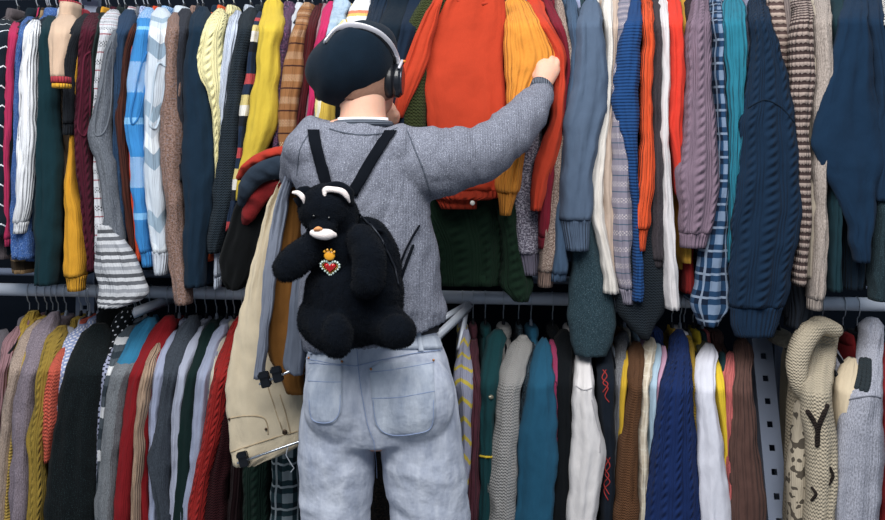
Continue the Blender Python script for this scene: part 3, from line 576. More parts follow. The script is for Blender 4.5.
L('sweater', 'dark patterned garment seen in the gap between the jeans legs', f('1c1f22', 'tweed', '4c3a2a', '22303a'), [(318, 368, 392), (350, 366, 394), (420, 366, 396), (520, 364, 396)], .0, bt=.028)
L('coat', 'black coat hanging behind the right leg of the jeans', f('151a20', 'cloth'), [(318, 408, 434), (350, 404, 434), (420, 404, 436), (520, 404, 438)], .0, bt=.028)
L('sweater', 'lavender grey knit with bright yellow diagonal stripes beside the jeans', f('a0a2b8', 'argyle', 'a0a2b8', 'a0a2b8', 'd9c022', p=.05), [(330, 461, 472), (348, 457, 471), (370, 454, 474), (400, 457, 474), (430, 460, 472), (520, 456, 468)], .03)
L('sweater', 'dusty plum ribbed sweater right of the yellow striped knit', f('6f3c4a', 'rib'), [(340, 468, 480), (360, 467, 479), (400, 469, 484), (440, 467, 482), (520, 465, 480)], .018)
g_te = L('coat', 'teal coat with a round metal button, left of the chunky grey sweater', f('1b5157', 'cloth'), [(330, 488, 507), (345, 484, 505), (370, 481, 500), (410, 480, 497), (460, 479, 493), (520, 478, 491)], .028)
L('sweater', 'chunky light grey knitted sweater left of the steel blue sweatshirt', f('a9a7a5', 'chunk', p=.011), [(336, 514, 532), (350, 507, 532), (370, 500, 527), (395, 496, 522), (430, 493, 519), (470, 489, 517), (520, 487, 515)], .04)
L('jacket', 'dark patterned jacket between the chunky grey and the steel blue', f('27303b', 'tweed', '56707f', '1a1d24'), [(342, 524, 537), (370, 521, 533), (420, 514, 524), (520, 510, 520)], .0)
L('sweatshirt', 'steel blue sweatshirt with a wide sleeve on the lower rail', f('22618e', 'cloth'), [(338, 538, 550), (352, 533, 552), (375, 529, 554), (400, 524, 556), (430, 520, 558), (470, 517, 557), (520, 515, 553)], .042, bt=.022)
L('coat', 'near-black coat right of the steel blue sweatshirt', f('121722', 'cloth'), [(330, 556, 572), (360, 554, 573), (420, 553, 571), (520, 550, 568)], .01)
L('shirt', 'magenta pink top peeking out beside the near-black coat', f('a83a66', 'cloth'), [(340, 548, 556), (370, 551, 559), (395, 552, 559), (450, 552, 558)], .015, body=False, hng=False)
g_wh = L('sweatshirt', 'bright white sweatshirt with a bent elbow under the dark speckled sleeve', f('dcd8d8', 'cloth'), [(346, 577, 592), (365, 574, 592), (390, 573, 593), (420, 572, 599), (445, 571, 605), (465, 569, 604), (485, 568, 599), (520, 566, 597)], .045)
g_em = L('jacket', 'dark navy jacket with red embroidery right of the white sweatshirt', f('1a2338', 'cloth'), [(338, 598, 611), (365, 596, 613), (400, 597, 614), (450, 602, 615), (520, 600, 612)], .022)
L('sweater', 'grey speckled sweater shoulder behind the yellow and brown ones', f('77787d', 'mel', 'bfc0c4'), [(332, 616, 630), (350, 614, 627), (400, 613, 622), (520, 610, 620)], .0)
L('cardigan', 'yellow cardigan strip left of the brown knitted sweater', f('c9a21c', 'knit'), [(350, 622, 630), (372, 619, 628), (410, 617, 625), (520, 614, 622)], .014)
L('sweater', 'brown knitted sweater with visible rows of stitches, between yellow and cream', f('7c5335', 'chunk', p=.009), [(342, 628, 644), (360, 627, 643), (390, 625, 641), (430, 620, 638), (470, 616, 638), (520, 612, 639)], .034)
L('shirt', 'cream striped shirt right of the brown knitted sweater', f('cfc3ae', 'plaid', 'b9aa94', 'e6dfd2'), [(338, 645, 658), (355, 640, 654), (385, 638, 649), (430, 637, 648), (520, 637, 646)], .028)
L('shirt', 'pale blue shirt among the thin shirts left of the royal navy sweater', f('a9c3d6', 'cloth'), [(344, 654, 662), (375, 648, 657), (420, 646, 655), (520, 644, 653)], .012)
L('shirt', 'pale pink shirt among the thin shirts left of the royal navy sweater', f('c79ab4', 'cloth'), [(346, 661, 667), (380, 655, 661), (430, 652, 658), (520, 650, 656)], .006)
L('sweater', 'royal navy blue knitted sweater with a broad sleeve on the lower rail', f('1a3680', 'cable', p=.034), [(330, 673, 687), (345, 669, 689), (370, 665, 691), (400, 658, 693), (430, 654, 695), (470, 648, 698), (520, 644, 702)], .045, bt=.026)
L('sweater', 'mustard knit peeking out between royal navy and white', f('b9962c', 'chunk'), [(336, 684, 693), (355, 686, 694), (400, 690, 698), (520, 694, 702)], .01)
L('sweater', 'olive grey sweater shoulder behind the white sweatshirt', f('6b6a55', 'mel'), [(340, 698, 710), (370, 698, 710), (520, 698, 710)], -.02)
L('sweatshirt', 'smooth white sweatshirt left of the yellow top and brown sweater', f('d9dae6', 'cloth'), [(344, 702, 716), (362, 697, 716), (390, 696, 716), (420, 696, 719), (450, 696, 724), (490, 697, 728), (520, 698, 730)], .038)
L('shirt', 'bright yellow top beside the smooth white sweatshirt', f('e2c21a', 'cloth'), [(358, 710, 720), (380, 712, 722), (410, 716, 725), (440, 720, 727), (520, 724, 731)], .022)
L('sweater', 'dark teal sweater in a thin gap right of the yellow top', f('1d4a5c'), [(352, 718, 727), (400, 719, 727), (520, 722, 730)], .005)
L('sweater', 'coral pink ribbed sweater left of the brown wool sweater', f('cf6a68', 'rib'), [(352, 727, 736), (372, 723, 735), (410, 722, 733), (450, 723, 731), (520, 724, 732)], .024)
L('sweater', 'brown wool sweater beside the perforated grey post', f('6f5048', 'rib', p=.013), [(338, 736, 749), (355, 733, 750), (385, 731, 752), (420, 729, 755), (460, 728, 759), (520, 728, 766)], .04, bt=.024)
ch = L('hooded_jacket', 'cream chunky knitted hooded jacket with dark brown motifs', f('bfb29b', 'chunk', p=.013), [(322, 812, 838), (335, 806, 838), (355, 803, 835), (385, 801, 831), (415, 802, 832), (440, 806, 836), (475, 806, 836), (520, 806, 834)], .04, bmat=f('a79a84', 'chunk', p=.013), bt=.03, bl=.2, boff=-.16)
loft('sleeve', [(P((a + b) / 2, y, 2.36), Vector(((b - a) / 2 * 2.36 / F, 0, 0)), Vector((0, .03, 0))) for y, a, b in spline([[400., 797, 812], [425, 793, 813], [460, 789, 810], [520, 787, 808], [600, 785, 806]], 6)], f('c2b59f', 'camo', 'c2b59f', '3f3530', p=42), ch, 22, .005, 5.)
bm = bmesh.new()
stube(bm, [(P(835, 330, 2.36), .020, .02), (P(818, 326, 2.36), .026, .03), (P(804, 340, 2.35), .028, .034), (P(797, 362, 2.34), .026, .032), (P(799, 384, 2.33), .020, .026), (P(806, 400, 2.33), .012, .018)], 6, 18)
bmobj('hood', bm, fab('bfb29b', 'chunk', p=.011, obj=True), ch)
L('shirt', 'small cream top between the hooded jacket and the light grey coat', f('d6c4a6', 'cloth'), [(358, 846, 858), (380, 838, 856), (400, 835, 852), (430, 835, 846), (470, 834, 842)], .02)
g_lc = L('coat', 'light heather grey coat with a dark shoulder patch, lower right', f('a3a5b2', 'mel'), [(318, 864, 882), (335, 860, 882), (360, 856, 881), (390, 847, 881), (420, 838, 882), (460, 834, 883), (520, 832, 878)], .04, bt=.026)
L('sweater', 'red sweater at the lower right edge', f('a8242a'), [(340, 886, 894), (370, 880, 888), (430, 879, 890), (520, 878, 888)], .02)
L('coat', 'dark grey coat cut by the lower right edge', f('232831', 'cloth'), [(330, 892, 915), (380, 888, 915), (520, 886, 915)], .03)

# ---- pieces hanging between the two rows
G('sweater', 'dark teal flecked sweater whose sleeve hangs down between the two rows', f('314a55', 'mel', '6f8590'), [(120, 575, 600), (200, 570, 598), (255, 571, 600), (285, 570, 612), (315, 568, 616), (340, 570, 612), (354, 574, 606)], -.012, hem=270, bt=.02, cuff=0, bxp=583)
G('sweater', 'dark slate ribbed sweater hem poking down as a corner over the lower row', f('28333d', 'chunk'), [(160, 628, 650), (250, 618, 660), (290, 614, 668), (310, 618, 664), (328, 630, 652), (338, 640, 648)], -.0, hem=280, bt=.022)

# armhole bands, trims and small fittings
on_sleeve(g_bg, 'armhole_band', f('6a2038', 'rib'), [[(90, 52), (84, 58), (82, 80), (80, 105), (78, 128), (84, 136), (89, 124), (90, 100), (91, 70), (90, 54)]])
on_sleeve(g_gv, 'armhole_band', f('6e747e', 'rib'), [[(111, 42), (106, 56), (102, 84), (96, 112), (95, 134), (104, 132), (110, 112), (112, 80), (113, 50)]], .0022)
on_sleeve(g_sb, 'armhole_band', f('2673c2', 'rib'), [[(147, 52), (141, 66), (136, 90), (131, 112), (132, 124), (138, 118), (143, 98), (147, 74), (148, 56)]])
on_sleeve(g_ar, 'armhole_band', f('a9b9c8', 'rib'), [[(165, 66), (158, 64), (154, 82), (152, 104), (150, 124), (156, 128), (161, 112), (164, 92), (166, 72)]], .003)
on_sleeve(g_em, 'embroidery', f('b33430', 'cloth', obj=True), [[(603, 370), (607, 376), (603, 383), (608, 388), (605, 396), (609, 402)], [(606, 370), (602, 378), (608, 384), (603, 392)], [(606, 458), (610, 466), (605, 474), (610, 482), (604, 490), (608, 500)], [(610, 458), (605, 468), (609, 476), (604, 484), (609, 494)]], .0014, label='red embroidery')
on_sleeve(g_te, 'button', simple('dull_metal_button', 'b9b39e', .3, .7), [[(490, 397), (491, 397.6), (492, 397), (491, 396.4), (490, 397)]], .0045, .003, label='round metal button')
on_sleeve(g_te, 'cuff_tab', f('d8b81c', 'cloth', obj=True), [[(480, 456), (486, 457), (492, 457)]], .003, label='thin yellow band')
on_sleeve(g_lc, 'shoulder_patch', f('3a4454', 'chunk', obj=True), [[(862, 360), (861, 370), (859, 380), (857, 388)], [(866, 360), (865, 372), (864, 382), (862, 390)], [(869, 361), (869, 372), (868, 384), (866, 391)]], .008, -.004, label='dark knitted shoulder patch')
on_sleeve(g_lc, 'seam', f('7c7f8c', 'cloth', obj=True), [[(842, 402), (856, 398), (872, 396), (881, 398)]], .0018)
on_sleeve(g_wh, 'seam', f('aeabae', 'cloth', obj=True), [[(576, 386), (584, 390), (592, 388)], [(592, 400), (596, 420), (600, 436), (600, 452)]], .0016)
jz = sleeve_of(g_hn); zz = 2.42
loft('trim', [(P(61, y, zz), Vector((w * zz / F, 0, 0)), Vector((0, .034, 0))) for y, w in ((77, 8.3), (80, 8.4), (83, 8.2))], f('b93a48', 'rib'), g_hn, 28, .002)['label'] = 'red ribbed edge'
loft('trim', [(P(61.5, y, zz - .002), Vector((w * zz / F, 0, 0)), Vector((0, .034, 0))) for y, w in ((84, 7.8), (86, 7.8), (88, 7.4))], f('d9a21c', 'rib'), g_hn, 28, .002)['label'] = 'yellow ribbed edge'
loft('high_collar', [(P(69.5 + (20 - y) * .05, y, 2.66), Vector((w * 2.66 / F, 0, 0)), Vector((0, .05, 0))) for y, w in ((26, 9.5), (18, 8), (10, 7.6), (4, 7.8))], f('c7ab93', 'cloth'), g_hn, 28, .003)
loft('trim', [(P(70.3, y, 2.66), Vector((w * 2.66 / F, 0, 0)), Vector((0, .051, 0))) for y, w in ((5.5, 7.9), (4, 8.3), (2, 8))], f('b93a48', 'rib'), g_hn, 28, .001)['label'] = 'red ribbed edge'
on_sleeve(ch, 'knitted_motif', f('3a302c', 'chunk', obj=True), [[(808, 412), (813, 420), (817, 428), (818, 436), (817, 445)], [(827, 406), (823, 416), (819, 426), (817, 440)]], .0065, label='dark brown Y-shaped knitted motif')
on_sleeve(ch, 'knitted_motif', f('3a302c', 'chunk', obj=True), [[(830, 468), (833, 476), (829, 484)], [(812, 488), (816, 494), (812, 500)]], .004)
on_sleeve(g_no, 'seam', f('10243f', 'cloth', obj=True), [[(748, 108), (765, 100), (782, 108), (794, 122)]], .0016)
from mathutils.bvhtree import BVHTree
CAMP = Vector((0, 0, CAMZ))
def bvh(o): 
    return BVHTree.FromPolygons([v.co.copy() for v in o.data.vertices], [tuple(p.vertices) for p in o.data.polygons])
def cast(tree, px, py, off=.002, fb=2.1):
    d = (P(px, py, 1) - CAMP).normalized(); h = tree.ray_cast(CAMP, d)
    if h[0] is None: return P(px, py, fb), -d
    n = h[1] if h[1].dot(d) < 0 else -h[1]
    return h[0] + n * off, n
def patch(name, tree, rows, mat, parent, off=.0025, thick=.003, nx=14, step=4, fb=2.1, sub_label=None):
    """a piece of cloth lying on a surface"""
    R = spline([list(map(float, r)) for r in rows], step); bm = bmesh.new(); uvl = bm.loops.layers.uv.new('UVMap')
    top, bot = [], []
    for r in R:
        a, b = [], []
        for i in range(nx + 1):
            p, n = cast(tree, r[1] + (r[2] - r[1]) * i / nx, r[0], off, fb)
            v = (CAMP - p).normalized()
            a.append(bm.verts.new(p + v * thick)); b.append(bm.verts.new(p - v * .004))
        top.append(a); bot.append(b)
    def q(*vs):
        fc = bm.faces.new(vs)
        for lp in fc.loops: lp[uvl].uv = (lp.vert.co.x, lp.vert.co.z)
    m = len(R)
    for j in range(m - 1):
        for i in range(nx):
            q(top[j][i], top[j][i+1], top[j+1][i+1], top[j+1][i]); q(bot[j][i], bot[j+1][i], bot[j+1][i+1], bot[j][i+1])
        q(top[j][0], top[j+1][0], bot[j+1][0], bot[j][0]); q(top[j][nx], bot[j][nx], bot[j+1][nx], top[j+1][nx])
    for i in range(nx):
        q(top[0][i], bot[0][i], bot[0][i+1], top[0][i+1]); q(top[-1][i], top[-1][i+1], bot[-1][i+1], bot[-1][i])
    return bmobj(name, bm, mat, parent)
def seam(bm, tree, pts, r=.0013, off=.001, fb=2.1, step=3):
    R = smooth_pts([list(map(float, p)) for p in pts], 6)
    tube_bm(bm, [cast(tree, a, b, off, fb)[0] for a, b in R], r, 6)

# ================================================================== the place
def struct(o): o['kind'] = 'structure'; return o
wallm = simple('painted_wall', 'd0d4da', .8, bump=.3, bscale=60, vary=.05); darkm = simple('shade_dark_wall', '10161f', .95, bump=.3, bscale=60, vary=.1)  # shade behind the packed clothes is put into the lower wall's dark colour
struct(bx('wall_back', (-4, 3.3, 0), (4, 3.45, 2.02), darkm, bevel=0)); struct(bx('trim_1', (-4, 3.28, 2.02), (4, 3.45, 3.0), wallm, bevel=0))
conc = simple('concrete', '6f7276', .85, bump=.5, bscale=40, vary=.15)
struct(bx('floor', (-4, -1.5, -.1), (4, 3.6, 0), conc, bevel=0))

# ---- the rack
metal = simple('painted_steel', 'd3d9e4', .5, .15, vary=.04); dmetal = simple('grey_steel', '8e98ad', .5, .2)
rack = empty('garment_rack', (0, 2.65, 0), 'blue-grey steel garment rack with two long rails and perforated posts', 'clothes rack')
for z in (ZU, ZL):
    tube('rail', [(x, Yr(x), z) for x in (-1.75, 1.75)], .019, metal, rack, 20, round_end=False)
tube('back_bar', [(x, Yr(x) + .16, ZL + .03) for x in (-1.75, 1.75)], .012, dmetal, rack, 12, round_end=False)
tube('back_bar', [(x, Yr(x) + .16, ZU + .03) for x in (-1.75, 1.75)], .012, dmetal, rack, 12, round_end=False)
def post(x0, y0, z0, x1, y1, z1, w=.05, pitch=.075, hole=.02, depth=.035):
    """perforated steel channel from the lower to the upper point"""
    a, b = Vector((x0, y0, z0)), Vector((x1, y1, z1)); L_ = (b - a).length; up = (b - a).normalized()
    sx = (Vector((1, .1, 0)) - up * up.dot(Vector((1, .1, 0)))).normalized(); bk = up.cross(sx)
    if bk.y < 0: bk = -bk
    bm = bmesh.new()
    def slab(u0, u1, v0, v1, d0=0, d1=.003):
        c = [a + sx * u + up * v + bk * d for d in (d0, d1) for (u, v) in ((u0, v0), (u1, v0), (u1, v1), (u0, v1))]
        vs = [bm.verts.new(q) for q in c]
        for q in ((0, 1, 2, 3), (4, 7, 6, 5), (0, 4, 5, 1), (1, 5, 6, 2), (2, 6, 7, 3), (3, 7, 4, 0)): bm.faces.new([vs[i] for i in q])
    n = int(L_ / pitch); h = w / 2
    slab(-h, -hole / 2, 0, L_); slab(hole / 2, h, 0, L_)
    for i in range(n):
        slab(-hole / 2, hole / 2, i * pitch, (i + 1) * pitch - hole)
    slab(-hole / 2, hole / 2, n * pitch, L_)
    slab(-h, -h + .003, 0, L_, .003, depth); slab(h - .003, h, 0, L_, .003, depth)
    return bmobj('post', bm, dmetal, rack, False)
post(-1.115, 2.80, 0, -1.085, 2.80, 2.2, w=.055, pitch=.05, hole=.013)
# right post leans towards the viewer
p_a, p_b = P(762, 340, 2.60), P(779, 520, 2.42); dv = (p_b - p_a); k_ = p_b.z / (p_a.z - p_b.z)
foot = p_b + dv * (p_b.z / -dv.z); topp = p_a - dv * .05
post(foot.x, foot.y, 0, p_a.x - dv.x * .12, p_a.y - dv.y * .12, p_a.z - dv.z * .12, w=.058, pitch=.062, hole=.016)
bx('post_plate', tuple(P(778, 345, 2.78) + Vector((-.0, 0, -1.0))), tuple(P(789, 335, 2.78) + Vector((0, .03, 0))), dmetal, rack, .002)
def bar(n, p, q, w=.016, t=.008): return tube(n, [p, q], (w, t) if False else [(w, t)] * 2, metal, rack, 4, flat=(0, 0, 1), round_end=False)
bar('bracket', P(134, 313, 2.62), P(178, 296, 2.80))
bar('bracket', P(438, 336, 2.42), P(470, 306, 2.60)); bar('bracket', P(459, 350, 2.50), P(467, 306, 2.62)); bar('bracket', P(444, 318, 2.5), P(466, 305, 2.62), .01)

# ================================================================== the person
person = empty('person', P(370, 750, 2.1), 'person from behind in grey sweater and pale jeans, reaching right to grip a sleeve', 'person')
skin = simple('skin', 'd6a68f', .55, bump=.25, bscale=500, vary=.06, sss=.12)
wool = fab('7b7f8e', 'mel', 'adb2bf', obj=True)
D = 2.1
bm = bmesh.new()
Hc = P(362, 74, 2.13); RZ = Matrix.Rotation(math.radians(-25), 3, 'Z')
ell_bm(bm, Hc, (.075, .092, .102), RZ)
fwd = RZ @ Vector((0, 1, 0)); rt = RZ @ Vector((1, 0, 0)); upv = Vector((0, 0, 1))
ell_bm(bm, Hc + fwd * .035 - upv * .055, (.056, .062, .055), RZ)            # jaw
ell_bm(bm, Hc + fwd * .078 - upv * .098, (.02, .018, .014), RZ)             # chin
stube(bm, [(Hc + fwd * .090 + upv * .002, .008), (Hc + fwd * .104 - upv * .02, .011), (Hc + fwd * .108 - upv * .034, .013)], 4, 10)
for s in (-1, 1):
    ell_bm(bm, Hc + rt * s * .014 + fwd * .100 - upv * .036, (.008, .009, .007))
    ell_bm(bm, Hc + rt * s * .030 + fwd * .080 + upv * .016, (.02, .012, .008), RZ)   # brow
    ell_bm(bm, Hc + rt * s * .076 - fwd * .004 - upv * .012, (.009, .02, .032), RZ)   # ear
ell_bm(bm, Hc + fwd * .090 - upv * .058, (.024, .012, .006), RZ); ell_bm(bm, Hc + fwd * .088 - upv * .068, (.02, .012, .007), RZ)
stube(bm, [(P(363, 135, 2.10), .062, .058), (P(363, 118, 2.105), .054, .055), (P(363, 100, 2.11), .052, .055), (P(362, 84, 2.125), .055, .06)], 5, 24, flat=(1, 0, 0))
# torso and legs under the clothes
stube(bm, [(P(362, 142, D), .10, .06), (P(360, 165, D), .125, .075), (P(366, 230, D), .125, .08), (P(371, 300, D), .13, .08), (P(376, 360, D), .14, .09), (P(380, 410, D), .15, .09)], 4, 24, flat=(1, 0, 0))
stube(bm, [(P(340, 400, D), .07), (P(337, 500, D), .06), (P(338, 600, D), .05), (P(339, 700, D), .04), (P(339, 735, D), .036)], 4, 16)
stube(bm, [(P(415, 400, D), .075), (P(428, 500, D), .065), (P(440, 600, D), .05), (P(447, 700, D), .04), (P(448, 735, D), .036)], 4, 16)
stube(bm, [(P(395, 155, 2.09), .055), (P(450, 158, 2.12), .046), (P(495, 143, 2.18), .04), (P(522, 117, 2.25), .033), (P(540, 90, 2.325), .024), (P(543, 84, 2.335), .0225, .018)], 5, 16)
stube(bm, [(P(315, 158, 2.1), .045), (P(298, 168, 2.22), .038), (P(290, 172, 2.35), .034), (P(335, 148, 2.33), .03), (P(372, 133, 2.28), .024), (P(384, 126, 2.26), .022)], 5, 16)
# right hand, closed round the sleeve: palm, four fingers bent over, thumb at the side
stube(bm, [(P(543, 86, 2.335), .0225, .017), (P(545, 77, 2.34), .029, .018), (P(548, 68, 2.345), .033, .017), (P(549, 64, 2.35), .030, .015)], 5, 18, flat=(1, 0, -.25))
for (x, y, r, ln) in ((539.5, 67, .0095, .024), (545.5, 62.5, .0100, .028), (551.5, 60.5, .0098, .027), (557, 62, .0088, .021)):
    k = P(x, y, 2.348)
    stube(bm, [(P(x - 1 + (548 - x) * .25, y + 13, 2.337), r * .9), (k, r * 1.08), (k + Vector((.002, ln, .004)), r), (k + Vector((.000, ln + .012, -.022)), r * .92), (k + Vector((-.003, ln - .008, -.034)), r * .8)], 4, 10)
stube(bm, [(P(540, 82, 2.338), .012), (P(535.5, 74, 2.352), .0115), (P(537, 68, 2.375), .010), (P(544, 66, 2.388), .0085)], 5, 10)
# left hand at the chin
stube(bm, [(P(383, 127, 2.262), .020, .015), (P(389, 119, 2.25), .026, .015), (P(391, 113, 2.245), .024, .014)], 5, 16, flat=(1, 0, .3))
for i, (x, y) in enumerate(((385, 110), (389.5, 107.5), (393.5, 110), (396, 115))):
    r = (.0085, .0088, .0085, .0075)[i]; k = P(x, y, 2.238)
    stube(bm, [(P(388 + i * .8, 119, 2.25), r), (k, r * 1.05), (k + Vector((-.014, .012, .018)), r), (k + Vector((-.030, .022, .012)), r * .85)], 4, 10)
stube(bm, [(P(386, 124, 2.255), .010), (P(380, 114, 2.262), .0095), (P(381, 104, 2.262), .008)], 4, 10)
body = fused('body', bm, skin, person, .0034, 4)
for s in (-1, 1):
    bm = bmesh.new(); ell_bm(bm, Hc + rt * s * .03 + fwd * .082 + upv * .0, (.0115, .0115, .0115), None, 16, 10)
    bmobj('eye', bm, simple('eye_white', 'e8e4e0', .2), person)
# short cropped hair at the nape
bm = bmesh.new(); ell_bm(bm, Hc + Vector((0, -.001, 0)), (.0765, .0938, .1035), RZ, 48, 40)
bmesh.ops.bisect_plane(bm, geom=bm.verts[:] + bm.edges[:] + bm.faces[:], plane_co=Hc - upv * .050, plane_no=Vector((-.15, .25, -1)), clear_outer=True)
bmesh.ops.bisect_plane(bm, geom=bm.verts[:] + bm.edges[:] + bm.faces[:], plane_co=Hc + fwd * .035, plane_no=fwd, clear_outer=True)
hr = bmobj('hair', bm, simple('cropped_hair', '9a7462', .9, bump=.6, bscale=900, vary=.2), person)
md = hr.modifiers.new('s', 'SOLIDIFY'); md.thickness = .002

# ---- sweater
bm = bmesh.new()
stube(bm, [(P(363, 125, 2.10), .068, .062), (P(362, 131, 2.10), .110, .078), (P(359, 141, 2.10), .150, .09), (P(358, 155, D), .160, .10), (P(361, 180, D), .152, .108), (P(366, 212, D), .150, .11),
           (P(369, 250, D), .156, .112), (P(371, 290, D), .164, .116), (P(374, 318, D), .170, .12), (P(377, 334, D), .163, .118)], 5, 40, flat=(1, 0, 0), round_end=False)
stube(bm, [(P(388, 152, 2.09), .065), (P(412, 160, 2.09), .078), (P(436, 164, 2.10), .082), (P(458, 158.5, 2.12), .072), (P(480, 153, 2.15), .066), (P(502, 140, 2.20), .061), (P(521, 120, 2.25), .055), (P(534, 103, 2.29), .043), (P(541, 89, 2.33), .031, .027)], 6, 24, round_end=False)
stube(bm, [(P(320, 156, 2.09), .062), (P(308, 162, 2.12), .060), (P(300, 170, 2.24), .055), (P(292, 174, 2.36), .05), (P(335, 150, 2.335), .04), (P(370, 134, 2.285), .032)], 5, 20, round_end=False)
ell_bm(bm, P(318, 150, 2.09), (.075, .075, .06)); ell_bm(bm, P(398, 150, 2.09), (.075, .08, .06))
def fold_sweater(c, n):
    px = CX + c.x * F / c.y; py = CYH - (c.z - CAMZ) * F / c.y
    a = .006 * noise.noise(c * 9) + .0035 * noise.noise(c * 22)
    if px > 405 and py < 215:       # creases across the raised sleeve
        q = Vector((c.x * 26 + c.z * 8, c.y * 4, c.z * 5 - c.x * 5)); w = min(1, (px - 405) / 25)
        a += w * .006 * noise.noise(q) + w * .0022 * (1 - 2.5 * abs(noise.noise(q * 1.3)))
    else:                            # drag lines from the shoulders down to the hem
        q = Vector((c.x * 17 - c.z * 6, c.y * 5, c.z * 4)); a += .009 * noise.noise(q + Vector((4, 1, 2))) + .003 * (1 - 2.5 * abs(noise.noise(q * 1.6)))
    if py > 312: a += -.004 * math.sin(min(1, (py - 312) / 20) * PI) + .0015 * math.sin(c.x * 500)
    return a
sweater = fused('sweater', bm, wool, person, .0055, 6, fold_sweater)
T_sw = bvh(sweater)
bm = bmesh.new()
for pts in ([(407, 131), (415, 150), (424, 172), (431, 196)], [(308, 135), (300, 150), (297, 175)], [(330, 129), (345, 133), (364, 135), (384, 133), (397, 128)]):
    seam(bm, T_sw, pts, .0018, .0002)
bmobj('seam', bm, fab('5d6573', 'mel', obj=True), sweater)
bm = bmesh.new()
ring = [(P(363, 124.5, 2.10) + Vector((.064 * math.cos(a), .062 * math.sin(a), .004 * math.sin(a) * -1))) for a in [2 * PI * k / 32 for k in range(33)]]
tube_bm(bm, ring, .0075, 10, round_end=False); bmobj('neckband', bm, fab('666e7c', 'ribh', p=.006, obj=True), sweater)
bm = bmesh.new()
tube_bm(bm, [P(540, 92, 2.322), P(542.3, 86, 2.335)], [(.0335, .0295)] * 2, 24, round_end=False); bmobj('cuff', bm, fab('6b7382', 'rib', p=.006, obj=True), sweater)
# white shirt collar above the neckline
bm = bmesh.new()
def ringband(bm, c, rx, ry, z0, z1, th, fl=.0, n=40):
    R_ = []
    for k in range(n):
        a = 2 * PI * k / n; dx, dy = math.cos(a), math.sin(a)
        R_.append([bm.verts.new(c + Vector(((rx + o) * dx, (ry + o) * dy, z))) for (o, z) in ((fl, z0), (0, z1), (-th, z1), (fl - th, z0))])
    for k in range(n):
        a, b = R_[k], R_[(k + 1) % n]
        for i in range(4): bm.faces.new((a[i], a[(i+1) % 4], b[(i+1) % 4], b[i]))
ringband(bm, P(363, 122, 2.10), .058, .060, -.012, .010, .003, .004)
bmobj('shirt_collar', bm, simple('white_cotton', 'e4e6ec', .9, bump=.2, bscale=700, vary=.02), person, True)

# ---- jeans
denim = fab('b3bdd4', 'denim', 'd8deeb', obj=True)
bm = bmesh.new()
stube(bm, [(P(370, 322, D), .135, .085), (P(372, 340, D), .150, .095), (P(375, 362, D), .164, .108), (P(379, 390, D), .174, .118), (P(381, 415, D), .180, .115), (P(383, 436, D), .165, .10)], 5, 40, flat=(1, 0, 0), round_end=False)
ell_bm(bm, P(338, 398, 2.035), (.080, .065, .10)); ell_bm(bm, P(414, 398, 2.035), (.092, .068, .105))
stube(bm, [(P(342, 405, D), .09, .10), (P(337, 440, D), .089, .095), (P(336, 480, D), .085, .09), (P(336, 520, D), .079, .085), (P(338, 600, D), .078, .082), (P(339, 700, D), .085, .088), (P(339, 738, D), .086, .09)], 5, 28, flat=(1, 0, 0), round_end=False)
stube(bm, [(P(414, 405, D), .10, .105), (P(421, 440, D), .097, .10), (P(426, 480, D), .093, .095), (P(431, 520, D), .091, .09), (P(440, 600, D), .086, .088), (P(447, 700, D), .09, .092), (P(448, 738, D), .092, .094)], 5, 28, flat=(1, 0, 0), round_end=False)
def fold_jeans(c, n):
    a = .003 * noise.noise(c * 10)
    py = CYH - (c.z - CAMZ) * F / c.y; px = CX + c.x * F / c.y
    s = 1 if px > 374 else -1
    w = max(0, min(1, (py - 430) / 25))                         # creases running down and outwards from the seat
    q = Vector((c.x * 9 * s + c.z * 24, c.y * 3, c.z * 6 - c.x * 14 * s)); q = Vector((c.x * 4 * s + c.z * 15, c.y * 2, c.z * 3 - c.x * 9 * s)); a += w * (.0036 * (1 - 2.5 * abs(noise.noise(q * .8))) + .0016 * (1 - 2.5 * abs(noise.noise(q * 1.9))))
    return a + .002 * noise.noise(c * 28)
jeans = fused('jeans', bm, denim, person, .006, 5, fold_jeans)
T_j = bvh(jeans)
pocketm = fab('b2bfd6', 'denim', 'd6deea', obj=True)
patch('pocket', T_j, [(354, 311, 333), (360, 309, 342), (375, 308, 342), (400, 308, 342), (412, 309, 341), (420, 313, 337), (424, 318, 332)], pocketm, jeans, .001, .0022)
patch('pocket', T_j, [(362, 382, 434), (368, 369, 434), (380, 370, 434), (410, 373, 436), (424, 375, 434), (432, 381, 428), (436, 390, 416)], pocketm, jeans, .001, .0022)
patch('waistband', T_j, [(336, 306, 440), (341, 304, 441), (349, 304, 442)], pocketm, jeans, .002, .003, 40)
stm = simple('pale_stitching', '8c9cbd', .8); bm = bmesh.new()
for pts in ([(357, 348), (360, 380), (364, 405), (368, 425), (374, 441)], [(306, 358), (330, 364), (356, 366)], [(356, 366), (395, 357), (440, 350)],
            [(309, 381), (325, 382), (341, 382)], [(372, 398), (400, 397), (434, 391)], [(310, 363), (325, 365), (341, 366)], [(370, 372), (400, 369), (433, 363)],
            [(310, 400), (312, 417), (320, 422), (332, 421), (339, 412), (340, 395)], [(373, 400), (377, 424), (390, 434), (415, 433), (431, 426), (433, 400)],
            [(374, 441), (376, 460), (377, 478)]):
    seam(bm, T_j, pts, .0009, .0030)
bmobj('stitching', bm, stm, jeans)
rv = simple('copper', 'b57a4e', .35, .8); bm = bmesh.new()
for q in ((310, 358), (342, 362), (371, 369), (433, 361)): ell_bm(bm, cast(T_j, *q, .003)[0], (.003, .002, .003), None, 10, 8)
bmobj('rivet', bm, rv, jeans)
